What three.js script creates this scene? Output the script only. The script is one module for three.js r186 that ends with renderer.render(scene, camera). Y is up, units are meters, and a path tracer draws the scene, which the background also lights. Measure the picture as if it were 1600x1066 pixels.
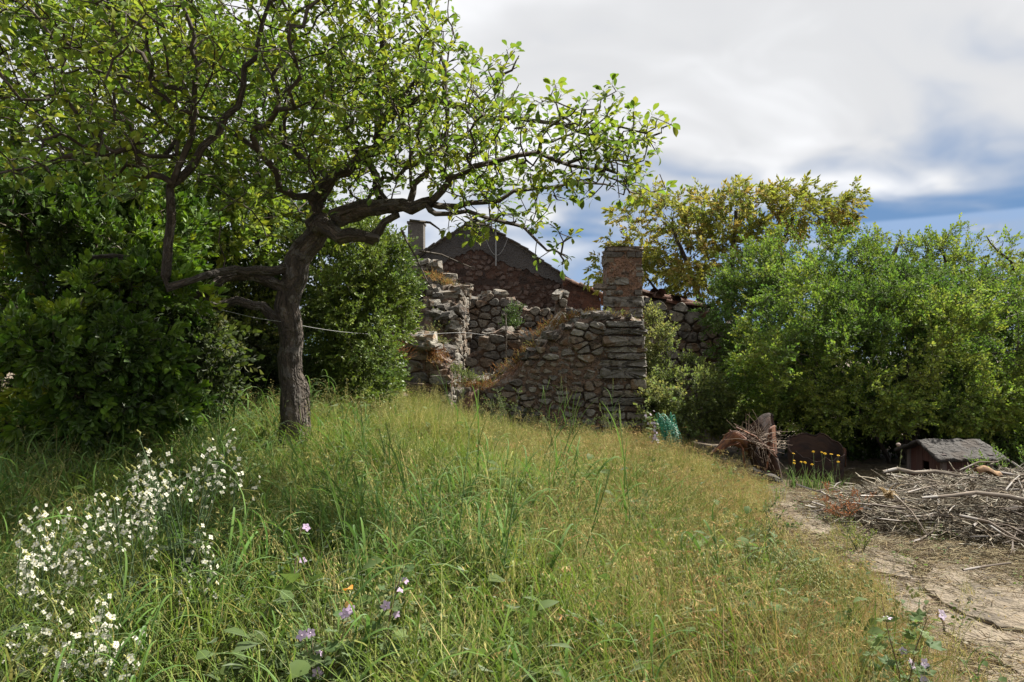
import * as THREE from 'three';
import { mergeGeometries } from 'three/addons/utils/BufferGeometryUtils.js';

// ---------------------------------------------------------------- camera, sky, sun, exposure
const W = 1600, H = 1066, F = 1067, EYE = 1.6, HY = 560;           // the photograph's size, its lens in pixels, eye height, horizon row
const scene = new THREE.Scene();
const camera = new THREE.PerspectiveCamera(2 * Math.atan(H / 2 / F) * 180 / Math.PI, W / H, 0.1, 900);
camera.position.set(0, EYE, 0);
camera.setViewOffset(W, H, 0, H / 2 - HY, W, H);
const renderer = new THREE.WebGLRenderer({ antialias: true });
renderer.setSize(1024, 682);
renderer.toneMapping = THREE.LinearToneMapping;
renderer.toneMappingExposure = 2.75;
renderer.shadowMap.enabled = true;

const SKYU = 7.4, SKYV = 10.6, SKYK = 0.385;
const SUN = new THREE.Vector3(0.6, 0.78, -0.34).normalize();
const sun = new THREE.DirectionalLight(new THREE.Color(1, 0.95, 0.85), 5.0);
sun.position.copy(SUN).multiplyScalar(60); sun.castShadow = true;
Object.assign(sun.shadow.camera, { left: -25, right: 25, top: 25, bottom: -25, near: 1, far: 140 });
sun.shadow.mapSize.set(4096, 4096);
scene.add(sun, sun.target);

// ---------------------------------------------------------------- random numbers and noise
function rng(seed) {
  let a = seed >>> 0;
  const f = () => { a = (a + 0x6d2b79f5) | 0; let t = Math.imul(a ^ (a >>> 15), 1 | a); t = (t + Math.imul(t ^ (t >>> 7), 61 | t)) ^ t; return ((t ^ (t >>> 14)) >>> 0) / 4294967296; };
  f.r = (a0, b0) => a0 + (b0 - a0) * f();
  f.s = (m = 1) => (f() * 2 - 1) * m;
  f.n = () => (f() + f() + f() + f() - 2) * 0.87;                   // roughly normal
  f.pick = (l) => l[Math.floor(f() * l.length)];
  return f;
}
const clamp = (x, a = 0, b = 1) => Math.min(b, Math.max(a, x)), mix = (a, b, t) => a + (b - a) * t;
const sstep = (a, b, x) => { const t = clamp((x - a) / (b - a)); return t * t * (3 - 2 * t); };
const hash3 = (x, y, z) => { let h = Math.imul(x, 374761393) ^ Math.imul(y, 668265263) ^ Math.imul(z, 2147483647 - 61); h = Math.imul(h ^ (h >>> 13), 1274126177); h = Math.imul(h ^ (h >>> 16), 2246822519); return ((h ^ (h >>> 13)) >>> 0) / 4294967296; };
function noise(x, y, z = 0, px = 0, py = 0) {                        // value noise 0..1, periodic in x and y when px, py are given
  const X = Math.floor(x), Y = Math.floor(y), Z = Math.floor(z), s = (t) => t * t * t * (t * (t * 6 - 15) + 10);
  const u = s(x - X), v = s(y - Y), w = s(z - Z), m = (a, p) => (p ? ((a % p) + p) % p : a);
  const c = (i, j, k) => hash3(m(X + i, px), m(Y + j, py), Z + k);
  const l = (k) => mix(mix(c(0, 0, k), c(1, 0, k), u), mix(c(0, 1, k), c(1, 1, k), u), v);
  return w === 0 ? l(0) : mix(l(0), l(1), w);
}
function fbm(x, y, z = 0, oct = 4, px = 0, py = 0) {
  let a = 0.5, s = 0, t = 0, k = 1;
  for (let i = 0; i < oct; i++) { s += a * noise(x * k, y * k, z + i * 17, px * k, py * k); t += a; a *= 0.5; k *= 2; }
  return s / t;
}

function skyColor(x, y, z, su = SKYU, sv = SKYV) {
  if (y <= 0) return [0.3, 0.33, 0.34];
  const q = Math.pow(y, 0.55), b = [mix(0.215, 0.10, q), mix(0.37, 0.215, q), mix(0.59, 0.48, q)];
  const k = 1 / (y + 0.22), u = x * k + su, v = z * k + sv;
  const wx = fbm(u * 0.9 + 3.1, v * 0.9, 2, 4), wy = fbm(u * 0.9, v * 0.9 + 7.7, 5, 4);
  const big = fbm(u * 0.55 + wx * 0.8, v * 0.7 + wy * 0.8, 9, 3), mid = fbm(u * 1.7 + wx * 3, v * 2.0 + wy * 3, 11, 5), fine = fbm(u * 3.4 + v * 2.2 + wx * 5, v * 4.6 - u * 1.1 + wy * 5, 13, 6);
  const cov = sstep(0.12, 0.34, y) * 0.30 + 0.11 * sstep(0.02, 0.08, y) - 0.12 + 0.07 * sstep(0.62, 0.75, fine) * sstep(0.3, 0.15, y), n = big * 0.44 + mid * 0.32 + fine * 0.24;
  const m = sstep(0.385, 0.68, n + cov);
  const tone = 0.76 + 0.26 * sstep(0.36, 0.62, mid * 0.5 + big * 0.3 + fine * 0.2);
  return [mix(b[0], tone * 0.965, m), mix(b[1], tone * 0.975, m), mix(b[2], tone, m)];
}
// ---------------------------------------------------------------- the sky: high thin cloud over pale blue
{
  const SW = 2048, SH = 1024, data = new Float32Array(SW * SH * 4);
  for (let j = 0; j < SH; j++) {
    const el = ((j + 0.5) / SH - 0.5) * Math.PI, y = Math.sin(el), cy = Math.cos(el);
    for (let i = 0; i < SW; i++) {
      const o = (j * SW + i) * 4, az = ((i + 0.5) / SW - 0.5) * 2 * Math.PI, x = Math.cos(az) * cy, z = Math.sin(az) * cy;
      const c = skyColor(x, y, z);
      data[o] = c[0] * SKYK; data[o + 1] = c[1] * SKYK; data[o + 2] = c[2] * SKYK; data[o + 3] = 1;
    }
  }
  const t = new THREE.DataTexture(data, SW, SH, THREE.RGBAFormat, THREE.FloatType);
  t.mapping = THREE.EquirectangularReflectionMapping; t.magFilter = THREE.LinearFilter; t.minFilter = THREE.LinearFilter; t.needsUpdate = true;
  scene.background = t; scene.environment = t;
}

// ---------------------------------------------------------------- places
const V = (x = 0, y = 0, z = 0) => new THREE.Vector3(x, y, z);
const at = (px, py, d) => V((px - W / 2) / F * d, EYE + (HY - py) / F * d, -d);      // the point that deep behind a spot of the photograph
const edgeX = (d) => 1.62 + 0.13 * d;                                                // where the tall grass ends and the path begins
function groundH(x, z) {
  const d = -z;
  const left = 1 - sstep(edgeX(d) - 1.5, edgeX(d) + 0.5, x);
  let h = left * (0.10 + 0.08 * sstep(3, 8, d) + 0.31 * sstep(3, 6.3, d) * sstep(0.7, -1.6, x) * (0.75 + 0.25 * sstep(-6, -2, x))) - 0.16 * sstep(6.5, 9, d) * (1 - left) * sstep(3, 4.5, x);
  h += (noise(x * 0.6, z * 0.6, 3) - 0.5) * 0.10 * left + (noise(x * 2.3, z * 2.3, 5) - 0.5) * 0.035;
  return h + sstep(20, 120, Math.hypot(x, z)) * (noise(x * 0.02, z * 0.02, 8) - 0.4) * 3 - 0.4 * sstep(40, 200, Math.hypot(x, z));
}
const onG = (px, d, dy = 0) => { const x = (px - W / 2) / F * d; return V(x, groundH(x, -d) + dy, -d); };
function gAt(px, py, lift = 0) { let d = 5; for (let i = 0; i < 12; i++) { const x = (px - W / 2) / F * d; d = mix(d, (EYE - groundH(x, -d) - lift) * F / (py - HY), 0.7); } return V((px - W / 2) / F * d, groundH((px - W / 2) / F * d, -d) + lift, -d); }

// ---------------------------------------------------------------- things, parts, names
const taken = new Map();
function numbered(n) { const k = taken.get(n) ?? 0; taken.set(n, k + 1); return k ? n + '_' + String(k).padStart(3, '0') : n; }
function thing(name, label, category, p = V(), turn = 0, group) {
  const g = new THREE.Group(); g.name = numbered(name); g.position.copy(p); g.rotation.y = turn;
  g.userData = { label, category }; if (group) g.userData.group = group;
  scene.add(g); return g;
}
function part(name, geo, mat, parent, kind) {
  const m = new THREE.Mesh(geo, mat); m.name = name; m.castShadow = m.receiveShadow = true;
  if (kind) m.userData.kind = kind;
  parent.add(m); return m;
}
function struct(name, geo, mat) { const m = part(name, geo, mat, scene, 'structure'); m.name = numbered(name); return m; }
function instances(name, geo, mat, list, parent, kind = 'stuff') {  // list of {m: Matrix4, c: [r,g,b]}
  const im = new THREE.InstancedMesh(geo, mat, list.length), col = new THREE.Color();
  list.forEach((e, i) => { im.setMatrixAt(i, e.m); if (e.c) im.setColorAt(i, col.setRGB(...e.c)); });
  im.name = name; im.castShadow = im.receiveShadow = true; if (kind) im.userData.kind = kind;
  parent.add(im); return im;
}

// ---------------------------------------------------------------- mesh builder
class MB {
  constructor() { this.p = []; this.u = []; this.c = []; this.i = []; }
  v(x, y, z, u = 0, w = 0, c = [1, 1, 1]) { this.p.push(x, y, z); this.u.push(u, w); this.c.push(c[0], c[1], c[2]); return this.p.length / 3 - 1; }
  t(a, b, c) { this.i.push(a, b, c); }
  q(a, b, c, d) { this.i.push(a, b, c, a, c, d); }
  tube(pts, rad, sides = 6, c = [1, 1, 1], lump = 0) {
    let prev = null, along = 0; const n = pts.length; let frame = null;
    for (let k = 0; k < n; k++) {
      const dir = V().subVectors(pts[Math.min(n - 1, k + 1)], pts[Math.max(0, k - 1)]).normalize();
      if (!frame) frame = Math.abs(dir.y) < 0.9 ? V(0, 1, 0) : V(1, 0, 0);
      const side = V().crossVectors(dir, frame).normalize(); if (side.lengthSq() < 0.5) side.set(1, 0, 0);
      const up = V().crossVectors(side, dir).normalize(); frame = up;
      if (k) along += pts[k].distanceTo(pts[k - 1]);
      const ring = [], r0 = rad[k];
      for (let s = 0; s <= sides; s++) {
        const a = s / sides * 2 * Math.PI, ca = Math.cos(a), sa = Math.sin(a);
        const r = lump ? r0 * (1 + lump * (noise(ca * 1.3 + 5, sa * 1.3 + 5, along * 2.2 / Math.max(0.3, r0 * 8)) - 0.5) * 2) : r0;
        ring.push(this.v(pts[k].x + (side.x * ca + up.x * sa) * r, pts[k].y + (side.y * ca + up.y * sa) * r, pts[k].z + (side.z * ca + up.z * sa) * r, s / sides * Math.max(0.02, Math.round(2 * Math.PI * rad[0] / 0.25) * 0.25 || 0.12), along, c));
      }
      if (prev) for (let s = 0; s < sides; s++) this.q(prev[s], prev[s + 1], ring[s + 1], ring[s]);
      prev = ring;
    }
    const e = this.v(pts[n - 1].x, pts[n - 1].y, pts[n - 1].z, 0, along, c);
    for (let s = 0; s < sides; s++) this.t(prev[s], prev[s + 1], e);
    return this;
  }
  // a leaf from base along y (in the frame m), face up z; curl bends the tip back, fold lifts the halves
  leaf(m, len, wid, curl = 0.25, fold = 0.2, c = [1, 1, 1], seg = 3, wide = 0.45) {
    const P = (x, y, z, u, w, cc) => { const q = V(x, y, z).applyMatrix4(m); return this.v(q.x, q.y, q.z, u, w, cc); };
    let pl, pm, pr; const mid = [c[0] * 1.12, c[1] * 1.08, c[2]];
    for (let k = 0; k <= seg; k++) {
      const t = k / seg, w = wid / 2 * Math.pow(Math.sin(Math.PI * Math.pow(clamp(t * 0.96 + 0.02), wide > 0.5 ? 1.3 : 0.8)), 0.75), z = -curl * len * t * t, y = len * (t - 0.25 * curl * t * t);
      if (k === 0 || k === seg) { const a = P(0, y, z, 0.5, t, mid); if (k) { this.t(pl, pm, a); this.t(pm, pr, a); } pl = pm = pr = a; continue; }
      const l = P(-w, y, z + fold * w, 0, t, c), mm = P(0, y, z, 0.5, t, mid), r = P(w, y, z + fold * w, 1, t, c);
      if (k === 1) { this.t(pm, mm, l); this.t(pm, r, mm); } else { this.q(pl, pm, mm, l); this.q(pm, pr, r, mm); }
      pl = l; pm = mm; pr = r;
    }
    return this;
  }
  // a grass blade: base, heading, length, lean 0..1.5, width
  blade(b, az, len, lean, wid, seg, c0, c1, droop = 0.5, kink = 0) {
    const dx = Math.cos(az), dz = Math.sin(az), sx = -dz, sz = dx; let pl, pr, x = 0, y = 0, a = lean * 0.25;
    for (let k = 0; k <= seg; k++) {
      const t = k / seg, c = [mix(c0[0], c1[0], t), mix(c0[1], c1[1], t), mix(c0[2], c1[2], t)];
      const w = wid / 2 * (t < 0.25 ? mix(0.75, 1, t / 0.25) : Math.pow(1 - (t - 0.25) / 0.75, 0.7)), lift = 0.25 * w;
      const X = b.x + dx * x, Y = b.y + y, Z = b.z + dz * x;
      if (k === seg) { const e = this.v(X, Y, Z, 0.5, t, c); this.t(pl, pr, e); break; }
      const l = this.v(X - sx * w, Y + lift, Z - sz * w, 0, t, c), r = this.v(X + sx * w, Y - lift, Z + sz * w, 1, t, c);
      if (k) this.q(pl, pr, r, l);
      pl = l; pr = r;
      const s = len / seg; x += Math.sin(a) * s; y += Math.cos(a) * s; a += (lean + droop * t * 2.2) / seg * (1 + kink);
    }
    return this;
  }
  box(cx, cy, cz, sx, sy, sz, m) {
    const g = new THREE.BoxGeometry(sx, sy, sz); g.translate(cx, cy, cz); if (m) g.applyMatrix4(m); return this.add(g);
  }
  add(g, c = [1, 1, 1]) {
    const o = this.p.length / 3, p = g.attributes.position, u = g.attributes.uv;
    for (let k = 0; k < p.count; k++) this.v(p.getX(k), p.getY(k), p.getZ(k), u ? u.getX(k) : 0, u ? u.getY(k) : 0, c);
    if (g.index) for (const k of g.index.array) this.i.push(k + o); else for (let k = 0; k < p.count; k++) this.i.push(k + o);
    return this;
  }
  geo(flat = false, colored = true, off) {
    let g = new THREE.BufferGeometry();
    g.setAttribute('position', new THREE.BufferAttribute(new Float32Array(this.p), 3));
    g.setAttribute('uv', new THREE.BufferAttribute(new Float32Array(this.u), 2));
    if (colored) g.setAttribute('color', new THREE.BufferAttribute(new Float32Array(this.c), 3));
    g.setIndex(this.i);
    if (off) g.translate(-off.x, -off.y, -off.z);
    if (flat) g = g.toNonIndexed();
    g.computeVertexNormals();
    return g;
  }
}
// box-mapped uv in metres for flat-shaded pieces
function boxUV(g0, ou = 0, ov = 0, s = 1) {
  const g = g0.index ? g0.toNonIndexed() : g0, p = g.attributes.position, uv = new Float32Array(p.count * 2), a = V(), b = V(), c = V(), n = V();
  for (let k = 0; k < p.count; k += 3) {
    a.fromBufferAttribute(p, k); b.fromBufferAttribute(p, k + 1); c.fromBufferAttribute(p, k + 2); n.crossVectors(b.clone().sub(a), c.clone().sub(a));
    const ax = Math.abs(n.x), ay = Math.abs(n.y), az = Math.abs(n.z);
    [a, b, c].forEach((q, i) => { const [u, v] = ay > ax && ay > az ? [q.x, q.z] : ax > az ? [q.z, q.y] : [q.x, q.y]; uv[(k + i) * 2] = u * s + ou; uv[(k + i) * 2 + 1] = v * s + ov; });
  }
  g.setAttribute('uv', new THREE.BufferAttribute(uv, 2)); g.computeVertexNormals(); return g;
}

// ---------------------------------------------------------------- computed textures (tileable)
function tex(n, f, srgb = false, rep = 1) {
  const d = new Uint8Array(n * n * 4);
  for (let j = 0; j < n; j++) for (let i = 0; i < n; i++) {
    const c = f(i / n, j / n), o = (j * n + i) * 4;
    for (let k = 0; k < 3; k++) { const x = clamp(Array.isArray(c) ? c[k] : c); d[o + k] = 255 * (srgb ? (x <= 0.0031308 ? 12.92 * x : 1.055 * Math.pow(x, 1 / 2.4) - 0.055) : x); }
    d[o + 3] = 255;
  }
  const t = new THREE.DataTexture(d, n, n); t.wrapS = t.wrapT = THREE.RepeatWrapping; t.magFilter = THREE.LinearFilter; t.minFilter = THREE.LinearFilter;
  if (srgb) t.colorSpace = THREE.SRGBColorSpace; t.repeat.set(rep, rep); t.needsUpdate = true; return t;
}
const mul = (c, k) => c.map((x) => x * k), mix3 = (a, b, t) => a.map((x, i) => mix(x, b[i], t));
const N = (u, v, p, z, oct = 4) => fbm(u * p, v * p, z, oct, p, p);
function std(name, o) { const m = new THREE.MeshStandardMaterial({ roughness: 0.92, side: THREE.DoubleSide, ...o }); m.name = name; m.color.multiplyScalar(0.8); return m; }
function rgb(r, g, b) { return new THREE.Color().setRGB(r, g, b); }

const T = {};
T.stone = tex(512, (u, v) => {                                        // weathered limestone with lichen, one repeat = 1 m
  const a = N(u, v, 5, 1, 5), b = N(u, v, 24, 2, 4), l = N(u, v, 9, 3, 5), o = N(u, v, 7, 4, 4);
  let c = mul([1, 0.97, 0.91], 0.55 + 0.45 * a + 0.5 * (b - 0.5));
  c = mix3(c, [1.0, 0.99, 0.94], 0.8 * sstep(0.60, 0.68, l)); c = mix3(c, [0.16, 0.14, 0.12], 0.75 * sstep(0.58, 0.70, N(u, v, 13, 6, 4)));
  return mix3(c, [0.52, 0.30, 0.13], 0.7 * sstep(0.60, 0.72, o));
}, true);
T.stoneB = tex(512, (u, v) => 0.55 * N(u, v, 10, 7, 5) + 0.45 * N(u, v, 40, 8, 3));
T.earth = tex(512, (u, v) => {                                        // earth mortar with small stones
  const a = N(u, v, 6, 11, 5), b = N(u, v, 36, 12, 3), p = N(u, v, 18, 13, 2);
  let c = mul([0.42, 0.27, 0.18], 0.45 + 0.75 * a + 0.6 * (b - 0.5)); c = mix3(c, [0.5, 0.45, 0.38], 0.8 * sstep(0.66, 0.72, p));
  return mix3(c, [0.10, 0.08, 0.06], 0.7 * sstep(0.56, 0.7, N(u, v, 8, 14, 4)));
}, true);
T.earthB = tex(512, (u, v) => 0.5 * N(u, v, 12, 15, 5) + 0.5 * sstep(0.45, 0.7, N(u, v, 22, 13, 3)));
T.bark = tex(512, (u, v) => {
  const a = N(u, v, 8, 21, 5), r = fbm(u * 26, v * 5 + a * 0.6, 22, 4, 26, 5), l = N(u, v, 10, 23, 4);
  const k = fbm(u * 14, v * 14 + r * 2, 25, 3, 14, 14); let c = mul([0.9, 0.78, 0.66], 0.25 + 1.0 * r * (0.5 + 0.5 * a) * (0.5 + k)); return mix3(c, [1.35, 1.35, 1.2], 0.75 * sstep(0.59, 0.68, l));
}, true);
T.barkB = tex(512, (u, v) => { const a = N(u, v, 8, 21, 5), r = fbm(u * 26, v * 5 + a * 0.6, 22, 4, 26, 5); return 0.5 * sstep(0.3, 0.65, r) + 0.3 * sstep(0.35, 0.6, fbm(u * 14, v * 14 + r * 2, 25, 3, 14, 14)) + 0.2 * N(u, v, 50, 24, 2); });
T.concrete = tex(512, (u, v) => {
  const a = N(u, v, 4, 31, 5), b = N(u, v, 60, 32, 2), s = N(u, v, 9, 33, 5);
  return mix3(mul([1, 0.95, 0.87], 0.62 + 0.5 * a + 0.45 * (b - 0.5)), [0.30, 0.27, 0.22], 0.75 * sstep(0.55, 0.7, s));
}, true);
T.concreteB = tex(512, (u, v) => 0.5 * N(u, v, 8, 34, 5) + 0.5 * N(u, v, 70, 35, 2));
T.soil = tex(512, (u, v) => {
  const a = N(u, v, 5, 41, 5), b = N(u, v, 40, 42, 3), p = N(u, v, 30, 43, 2);
  let c = mul([0.30, 0.23, 0.155], 0.5 + 0.8 * a + 0.5 * (b - 0.5)); c = mix3(c, [0.42, 0.34, 0.2], 0.6 * sstep(0.55, 0.7, N(u, v, 11, 44, 4)));
  return mix3(c, [0.42, 0.39, 0.34], 0.7 * sstep(0.7, 0.76, p));
}, true);
T.soilB = tex(512, (u, v) => 0.5 * N(u, v, 14, 45, 5) + 0.5 * N(u, v, 46, 46, 3));
T.rust = tex(512, (u, v) => {
  const a = N(u, v, 6, 51, 5), b = N(u, v, 30, 52, 3), d = N(u, v, 10, 53, 4);
  return mix3(mix3([0.36, 0.13, 0.05], [0.16, 0.065, 0.035], sstep(0.4, 0.62, a)), [0.46, 0.22, 0.09], 0.7 * sstep(0.55, 0.7, d)).map((x) => x * (0.7 + 0.6 * b));
}, true);
T.rustB = tex(256, (u, v) => 0.4 * N(u, v, 8, 54, 4) + 0.6 * N(u, v, 32, 55, 3));
T.render = tex(512, (u, v) => {                                       // old grey lime render, one repeat = 4 m
  const a = N(u, v, 4, 61, 6), b = N(u, v, 40, 62, 3), s = fbm(u * 22, v * 4, 63, 4, 22, 4), l = N(u, v, 26, 64, 3);
  let c = mul([0.98, 0.97, 0.95], 0.50 + 0.55 * a + 0.35 * (b - 0.5) - 0.25 * (s - 0.5)); return mix3(c, [1, 1, 0.98], 0.55 * sstep(0.66, 0.74, l));
}, true);
T.renderB = tex(512, (u, v) => 0.5 * N(u, v, 12, 65, 5) + 0.5 * N(u, v, 56, 66, 2));
T.wood = tex(256, (u, v) => mul([1, 0.95, 0.9], 0.45 + 0.55 * fbm(u * 24, v * 3, 71, 4, 24, 3) + 0.3 * N(u, v, 6, 72, 4)), true);
T.woodB = tex(256, (u, v) => fbm(u * 30, v * 3, 73, 4, 30, 3));

const stoneMats = [[0.20, 0.185, 0.165], [0.15, 0.142, 0.13], [0.225, 0.20, 0.165], [0.125, 0.11, 0.098], [0.19, 0.15, 0.115], [0.27, 0.255, 0.23]].map((c, i) => std('weathered stone', { color: rgb(...c), map: T.stone, bumpMap: T.stoneB, bumpScale: 0.03 }));
const paleStone = std('pale stone', { color: rgb(0.36, 0.335, 0.29), map: T.stone, bumpMap: T.stoneB, bumpScale: 0.03 });
const M = {
  earth: std('earth mortar', { color: rgb(0.36, 0.35, 0.34), map: T.earth, bumpMap: T.earthB, bumpScale: 0.05 }),
  redEarth: std('red earth mortar', { color: rgb(0.50, 0.42, 0.38), map: T.earth, bumpMap: T.earthB, bumpScale: 0.05 }),
  bark: std('grey bark', { color: rgb(0.125, 0.108, 0.094), map: T.bark, bumpMap: T.barkB, bumpScale: 0.09 }),
  twig: std('twig bark', { color: rgb(0.085, 0.07, 0.058), map: T.bark }),
  paleBark: std('pale bark', { color: rgb(0.2, 0.18, 0.155), map: T.bark, bumpMap: T.barkB, bumpScale: 0.02 }),
  concrete: std('worn concrete', { color: rgb(0.20, 0.165, 0.122), map: T.concrete, bumpMap: T.concreteB, bumpScale: 0.03 }),
  soil: std('dry soil', { color: rgb(0.5, 0.48, 0.46), map: T.soil, bumpMap: T.soilB, bumpScale: 0.04 }),
  rust: std('rusted iron', { color: rgb(0.5, 0.46, 0.46), map: T.rust, bumpMap: T.rustB, bumpScale: 0.008, roughness: 0.8 }),
  darkRust: std('dark rusted iron', { color: rgb(0.12, 0.115, 0.125), map: T.rust, bumpMap: T.rustB, bumpScale: 0.008, roughness: 0.85 }),
};
// leaves: light is let through and scattered; the coat gives the waxy shine
function leafMat(name, thru = 0.45, coat = 0, coatR = 0.35) {
  const m = new THREE.MeshPhysicalMaterial({ color: rgb(1, 1, 1), vertexColors: true, side: THREE.DoubleSide, roughness: 1, transmission: thru, thickness: 0, clearcoat: coat, clearcoatRoughness: coatR, specularIntensity: 0.3 });
  m.name = name; return m;
}
M.leaf = leafMat('soft leaf', 0.55, 0.14, 0.45); M.gloss = leafMat('glossy leaf', 0.38, 0.5, 0.40); M.grass = leafMat('grass blade', 0.45, 0.08, 0.5); M.dry = leafMat('dry plant', 0.3); M.petal = leafMat('petal', 0.4);

// ================================================================ ground and path
{
  const n = 220, mb = new MB(), warp = (t) => Math.sign(t) * (Math.abs(t) * 14 + Math.pow(Math.abs(t), 7) * 400);
  for (let j = 0; j <= n; j++) for (let i = 0; i <= n; i++) {
    const x = warp(i / n * 2 - 1), z = warp(j / n * 2 - 1) - 7; mb.v(x, groundH(x, z), z, x * 0.7, z * 0.7);
    if (i && j) { const k = mb.p.length / 3 - 1; mb.q(k - n - 2, k - 1, k, k - n - 1); }
  }
  struct('ground', mb.geo(false, false), M.soil);

  // the broken concrete path: slabs traced as seen, set on the soil
  const path = new THREE.Group(); path.name = 'path'; path.userData.kind = 'structure'; scene.add(path);
  const slabs = [
    [[1440, 905], [1465, 884], [1530, 890], [1610, 918], [1700, 950], [1720, 1010], [1640, 1000], [1560, 985], [1500, 958], [1452, 930]],
    [[1462, 962], [1520, 972], [1600, 1010], [1700, 1030], [1760, 1120], [1640, 1100], [1570, 1040], [1490, 1000]],
    [[1300, 852], [1345, 846], [1400, 868], [1432, 884], [1425, 905], [1380, 900], [1330, 882]],
    [[1238, 812], [1272, 805], [1300, 824], [1296, 846], [1262, 838]],
    [[1395, 938], [1432, 926], [1448, 950], [1440, 975], [1405, 968]],
    [[1150, 766], [1190, 757], [1238, 762], [1258, 778], [1225, 796], [1182, 785]],
    [[1540, 1052], [1600, 1058], [1700, 1130], [1680, 1190], [1560, 1120]],
  ];
  const r = rng(11);
  slabs.forEach((poly, si) => {
    const pts = []; for (let k = 0; k < poly.length; k++) {
      const a = poly[k], b = poly[(k + 1) % poly.length];
      for (let s = 0; s < 4; s++) { const t = s / 4, e = s ? 5 : 2; pts.push(gAt(mix(a[0], b[0], t) + r.s(e * 1.4), mix(a[1], b[1], t) + r.s(e * 0.5), 0)); }
    }
    const cx = pts.reduce((q, p) => q + p.x, 0) / pts.length, cz = pts.reduce((q, p) => q + p.z, 0) / pts.length, m = new MB();
    const top = groundH(cx, cz) + 0.022 + r() * 0.01, rings = [[1.01, -0.06], [1, -0.008], [0.985, 0], [0.66, 0.002], [0.33, 0.004]].map(([k, dy]) => pts.map((p) => { const x = cx + (p.x - cx) * k, z = cz + (p.z - cz) * k; return m.v(x, mix(top, groundH(p.x, p.z) + 0.022, 0.75 * k) + dy + (noise(x * 5, z * 5, 9) - 0.5) * 0.012, z, x * 0.8 + si * 0.37, z * 0.8); }));
    for (let q = 1; q < rings.length; q++) for (let k = 0; k < pts.length; k++) { const l = (k + 1) % pts.length; m.q(rings[q - 1][k], rings[q - 1][l], rings[q][l], rings[q][k]); }
    const c = m.v(cx, top + 0.005, cz, cx * 0.8 + si * 0.37, cz * 0.8); rings[4].forEach((a, k) => m.t(a, rings[4][(k + 1) % pts.length], c));
    const s = part('slab', m.geo(false, false), M.concrete, path);
  });
}

// ================================================================ stones and walls
const rockGeos = []; {
  const r = rng(5);
  for (let k = 0; k < 14; k++) {
    const g = new THREE.BoxGeometry(1, 1, 1, 2, 2, 2), p = g.attributes.position, q = V(), sd = k * 7.1;
    for (let i = 0; i < p.count; i++) {
      q.fromBufferAttribute(p, i); const s = q.clone().normalize().multiplyScalar(0.56); q.lerp(s, 0.42);
      const w = 0.26; q.x += (noise(q.x * 2 + sd, q.y * 2, q.z * 2) - 0.5) * w; q.y += (noise(q.x * 2, q.y * 2 + sd, q.z * 2 + 9) - 0.5) * w; q.z += (noise(q.x * 2 + 4, q.y * 2, q.z * 2 + sd) - 0.5) * w;
      p.setXYZ(i, q.x, q.y, q.z);
    }
    rockGeos.push(boxUV(g, r() * 3, r() * 3, 0.4));
  }
}
function rock(parent, p, s, r, mats = stoneMats, name = 'stone') {
  const m = part(name, r.pick(rockGeos), r.pick(mats), parent); m.position.copy(p); m.scale.set(...s); m.rotation.set(r.s(0.35), r.s(3), r.s(0.35)); return m;
}
const profile = (pts) => (u) => { for (let k = 1; k < pts.length; k++) if (u <= pts[k][0]) { const t = (u - pts[k - 1][0]) / (pts[k][0] - pts[k - 1][0]); return mix(pts[k - 1][1], pts[k][1], clamp(t)); } return pts[pts.length - 1][1]; };
// cells of a jittered grid of seeds, flattened so that stones lie flat
function cells(len, hgt, su, sv, r, flat = 1.35, jit = 0.42) {
  const seeds = [], rows = Math.ceil(hgt / sv) + 2; let v = -sv * 0.5;
  for (let j = 0; j < rows; j++) {
    const hh = sv * r.r(0.7, 1.3); let u = -su * r.r(0.2, 1.5);
    while (u < len + su * 1.5) { const w = su * r.r(0.55, 1.5); seeds.push([u + w / 2, v + hh / 2 + r.s(sv * jit), r()]); u += w; }
    v += hh;
  }
  return seeds.map((s, i) => {
    let poly = [[s[0] - su * 2, s[1] - sv * 2.2], [s[0] + su * 2, s[1] - sv * 2.2], [s[0] + su * 2, s[1] + sv * 2.2], [s[0] - su * 2, s[1] + sv * 2.2]];
    for (const q of seeds) {
      if (q === s || Math.abs(q[0] - s[0]) > su * 3.4 || Math.abs(q[1] - s[1]) > sv * 4) continue;
      const nx = (q[0] - s[0]) / flat / flat, ny = (q[1] - s[1]), mx = (q[0] + s[0]) / 2, my = (q[1] + s[1]) / 2, out = [];
      const side = (p) => (p[0] - mx) * nx + (p[1] - my) * ny;
      for (let k = 0; k < poly.length; k++) {
        const a = poly[k], b = poly[(k + 1) % poly.length], da = side(a), db = side(b);
        if (da <= 0) out.push(a);
        if (da * db < 0) { const t = da / (da - db); out.push([mix(a[0], b[0], t), mix(a[1], b[1], t)]); }
      }
      poly = out; if (poly.length < 3) break;
    }
    return { s, poly };
  }).filter((c) => c.poly.length > 2);
}
function roundPoly(poly) {
  const out = []; for (let k = 0; k < poly.length; k++) {
    const a = poly[k], b = poly[(k + 1) % poly.length], L = Math.hypot(b[0] - a[0], b[1] - a[1]); if (L < 0.012) continue;
    out.push([mix(a[0], b[0], 0.22), mix(a[1], b[1], 0.22)], [mix(a[0], b[0], 0.78), mix(a[1], b[1], 0.78)]);
  } return out;
}
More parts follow.
